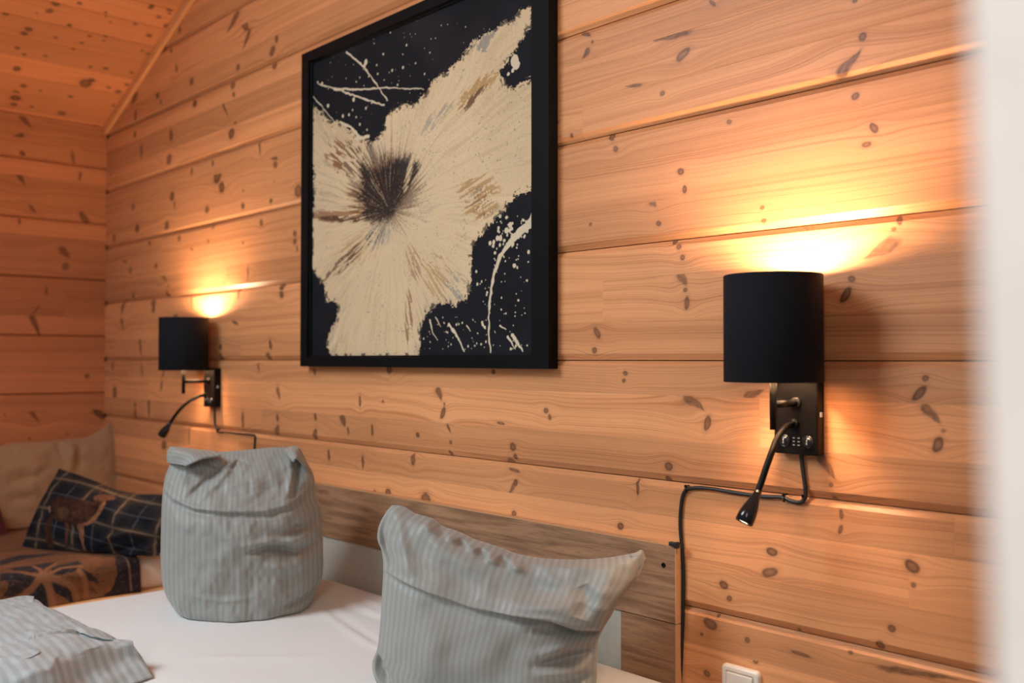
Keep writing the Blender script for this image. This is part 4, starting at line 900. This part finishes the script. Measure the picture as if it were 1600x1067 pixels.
def leaf(P, k=.93, c=(.020, .024, .034)):
    global A
    m = inside([bdev(*p) for p in P], wy_, wq)*k; n = noise(YY*120, QQ*260, 9)
    cc = np.array(c)*(.6+1.0*n)[..., None]+((n > .78)*.04)[..., None]; A = A*(1-m[..., None])+cc*m[..., None]
leaf([(75, 237), (150, 228), (250, 226), (295, 256), (240, 262), (100, 256)]); leaf([(245, 218), (330, 200), (412, 190), (395, 208), (318, 250)])
leaf([(350, 262), (450, 210), (580, 190), (615, 208), (560, 222), (470, 240), (360, 268)]); leaf([(0, 272), (150, 268), (285, 270), (235, 292), (120, 298), (0, 302)])
leaf([(292, 282), (345, 345), (360, 440), (352, 500), (260, 470), (203, 440), (212, 370), (245, 312)]); leaf([(345, 275), (420, 290), (500, 318), (530, 350), (548, 395), (555, 452), (480, 425), (420, 385), (370, 330)])
leaf([(70, 308), (270, 286), (180, 350), (90, 400), (5, 405)], .8); leaf([(570, 222), (620, 215), (735, 298), (700, 296), (640, 285), (600, 262)], .85)
leaf([(0, 180), (160, 140), (420, 135), (350, 150), (180, 175), (90, 200), (0, 222)]); leaf([(-700, 330), (-300, 280), (-60, 290), (-100, 340), (-400, 380)]); leaf([(-600, 420), (-200, 360), (-60, 420), (-300, 520)])
leaf([(620, 330), (690, 345), (720, 385), (650, 372)], .5)
leaf([(843, 165), (900, 150), (1100, 165), (1100, 420), (960, 372), (700, 472), (745, 425), (800, 400), (760, 388), (820, 350), (845, 290), (855, 220)], .9, (.014, .016, .026))
def bline(P, r, col, k=.9):
    global A
    d, t = seg_dist(YY, QQ, [bdev(*p) for p in P]); m = sstep(r*1.3, r*.6, d)*k; A = A*(1-m[..., None])+np.array(col)*m[..., None]
for P, r in (([(310, 268), (345, 310), (362, 370), (375, 470)], .011), ([(300, 262), (255, 310), (215, 355), (150, 410)], .010), ([(320, 262), (400, 275), (500, 310), (535, 350), (552, 420)], .010), ([(250, 228), (310, 265)], .006), ([(412, 200), (330, 252)], .005), ([(310, 266), (180, 270), (0, 275)], .004), ([(330, 262), (450, 232), (600, 212)], .004), ([(580, 225), (615, 270), (628, 340), (632, 420)], .008)):
    bline(P, r, (.42, .20, .10))
bline([(905, 155), (950, 250), (958, 360)], .003, (.30, .20, .13)); bline([(380, 488), (640, 430), (840, 392), (1035, 352)], .0035, (.02, .012, .01))
A = np.clip(A*.72, 0, 1)
IMB = image('leaf_blanket_print', A**(1/2.2)); MB_ = image_mat('leaf_blanket_wool', IMB, .95, sheen=.04, bumpy=.003, spec=.08)
ys = np.linspace(YB0, YB1, 130); path = []
qs = list(np.linspace(.10, XB-.03, 70))+list(np.linspace(XB-.025, XB+.088, 30))
def bpos(q, y, up=0.0):
    r = .028; wv = (fbm(y*9, q*9, 3, 4)-.5)*.010
    if q < XB-r: x, z, nx, nz = q, TB, 0, 1
    elif q < XB-r+math.pi/2*r:
        a_ = (q-XB+r)/r; x, z, nx, nz = XB-r+r*math.sin(a_), TB-r+r*math.cos(a_), math.sin(a_), math.cos(a_)
    else:
        x, z, nx, nz = XB, TB-r-(q-XB+r-math.pi/2*r), 1, 0
        x += .012*sstep(.05, .2, q-XB)+.006*math.sin(y*21)*sstep(0, .1, q-XB)
    e = wv*sstep(.12, .2, q)+.004*sstep(.02, .0, YB1-y)
    return x+nx*(e+up+.004), y+(fbm(q*5, 3, 2, 7)-.5)*.02*sstep(YB1-.2, YB1, y), z+nz*(e+up+.002)
V = [bpos(q, y) for q in qs for y in ys]; b_ = len(ys)
UV = [((y+1.35)/1.23, (q-.05)/1.08) for q in qs for y in ys]
F = [(i*b_+j, (i+1)*b_+j, (i+1)*b_+j+1, i*b_+j+1) for i in range(len(qs)-1) for j in range(b_-1)]
bk = mesh('blanket', V, F, MB_, None, uv=UV, smooth=True); tag(bk, 'brown and black blanket with big leaf print spread on the daybed', 'blanket')
md = bk.modifiers.new('solid', 'SOLIDIFY'); md.thickness = .006; md.offset = 1

# --- folded duvet at the near end of the bed
rows = [[(-90, 935, .515), (0, 945, .515), (55, 948, .515), (95, 965, .515), (135, 980, .515), (170, 992, .515), (190, 1004, .514)],
        [(-90, 930, .60), (0, 938, .605), (52, 936, .612), (76, 950, .612), (128, 975, .608), (160, 991, .60), (176, 1000, .585)],
        [(-90, 955, .628), (0, 962, .632), (45, 958, .634), (80, 968, .630), (122, 983, .624), (155, 996, .614), (192, 999, .596)],
        [(-90, 1000, .640), (0, 1012, .640), (50, 1002, .640), (100, 986, .634), (122, 986, .618), (160, 1000, .602), (206, 1001, .602)],
        [(-90, 1032, .650), (0, 1032, .646), (55, 1020, .644), (108, 1003, .636), (140, 1010, .618), (168, 1006, .606), (208, 1005, .600)],
        [(-90, 1080, .642), (0, 1070, .636), (50, 1052, .630), (95, 1032, .622), (130, 1024, .610), (170, 1014, .598), (210, 1010, .592)],
        [(-90, 1170, .58), (0, 1120, .58), (60, 1085, .575), (110, 1065, .566), (150, 1050, .560), (190, 1036, .555), (224, 1030, .548)],
        [(-90, 1260, .52), (0, 1180, .52), (70, 1130, .52), (120, 1104, .52), (165, 1085, .518), (205, 1068, .517), (238, 1056, .517)]]
far = [(1.60, -1.42, .517), (1.62, -1.42, .57), (1.68, -1.42, .590), (1.82, -1.42, .598), (1.97, -1.42, .600), (2.12, -1.42, .595), (2.27, -1.42, .56), (2.33, -1.42, .518)]   # end out of frame
pts = [[np.array(e)]+[on_z(px, py, .5165+(z-.5165)*.60 if z > .5165 else .5165) for px, py, z in r[1:]] for r, e in zip(rows, far)]
for i_ in (5, 6, 7): pts[i_][1] = pts[i_][0]*.4+pts[i_][2]*.6
C = [np.array(catmull(p_, 22)) for p_ in pts]
R = np.array([catmull([c[i] for c in C], 22) for i in range(len(C[0]))]); R[..., 2] = np.maximum(R[..., 2], .5155); aa, bb = R.shape[:2]
I, J = np.meshgrid(np.arange(aa), np.arange(bb), indexing='ij'); su, sv = R[..., 0], R[..., 1]
damp = sstep(0, 12, J)*sstep(bb-1, bb-8, J)*sstep(aa-1, aa-6, I)
R[..., 2] += damp*((fbm(su*14, sv*14, 3, 4)-.5)*.016+(fbm(su*45, sv*45, 2, 8)-.5)*.006)
sp_ = np.array([on_z(x, y, .58)[:2] for x, y in ((-60, 1030), (0, 1016), (60, 1003), (115, 986))])
d, t = seg_dist(su, sv, sp_); R[..., 2] += .004*np.exp(-(d/.006)**2)-.004*np.exp(-((d-.010)/.006)**2)
V = list(R.reshape(-1, 3)); F = [(i*bb+j, i*bb+j+1, (i+1)*bb+j+1, (i+1)*bb+j) for i in range(aa-1) for j in range(bb-1)]
o = len(V); under = R.copy(); under[..., 2] = .5142; V += list(under.reshape(-1, 3))
F += [(o+i*bb+j, o+(i+1)*bb+j, o+(i+1)*bb+j+1, o+i*bb+j+1) for i in range(aa-1) for j in range(bb-1)]
rim = [(i, 0) for i in range(aa)]+[(aa-1, j) for j in range(1, bb)]+[(i, bb-1) for i in range(aa-2, -1, -1)]+[(0, j) for j in range(bb-2, 0, -1)]
for (a_, b2), (c_, e_) in zip(rim, rim[1:]+rim[:1]): F.append((a_*bb+b2, c_*bb+e_, o+c_*bb+e_, o+a_*bb+b2))
UV = [(-p[1]+(MT-p[2])*.12, p[0]+p[2]) for p in V]
dv = mesh('folded_duvet', V, F, M_DUVET, None, uv=UV, smooth=True); ntop = (aa-1)*(bb-1)
dv.data.polygons.foreach_set('use_smooth', [k_ < ntop for k_ in range(len(F))]); tag(dv, 'folded grey striped duvet lying on the near left of the bed', 'duvet')

# --- cable tie on the headboard corner
p = on_y(1057, 855, -.03)
t = empty('cable_tie_mount', (HX1, YF, HB)); tag(t, 'black cable tie on the top right corner of the headboard', 'cable tie', None)
box('strap', (HX1-.010, -.028, HB+.0018), (HX1+.004, -.020, HB+.0095), M_CORD, t, .0015)
box('buckle', (HX1+.0030, -.029, HB-.001), (HX1+.010, -.019, HB+.0105), M_CORD, t, .0015)
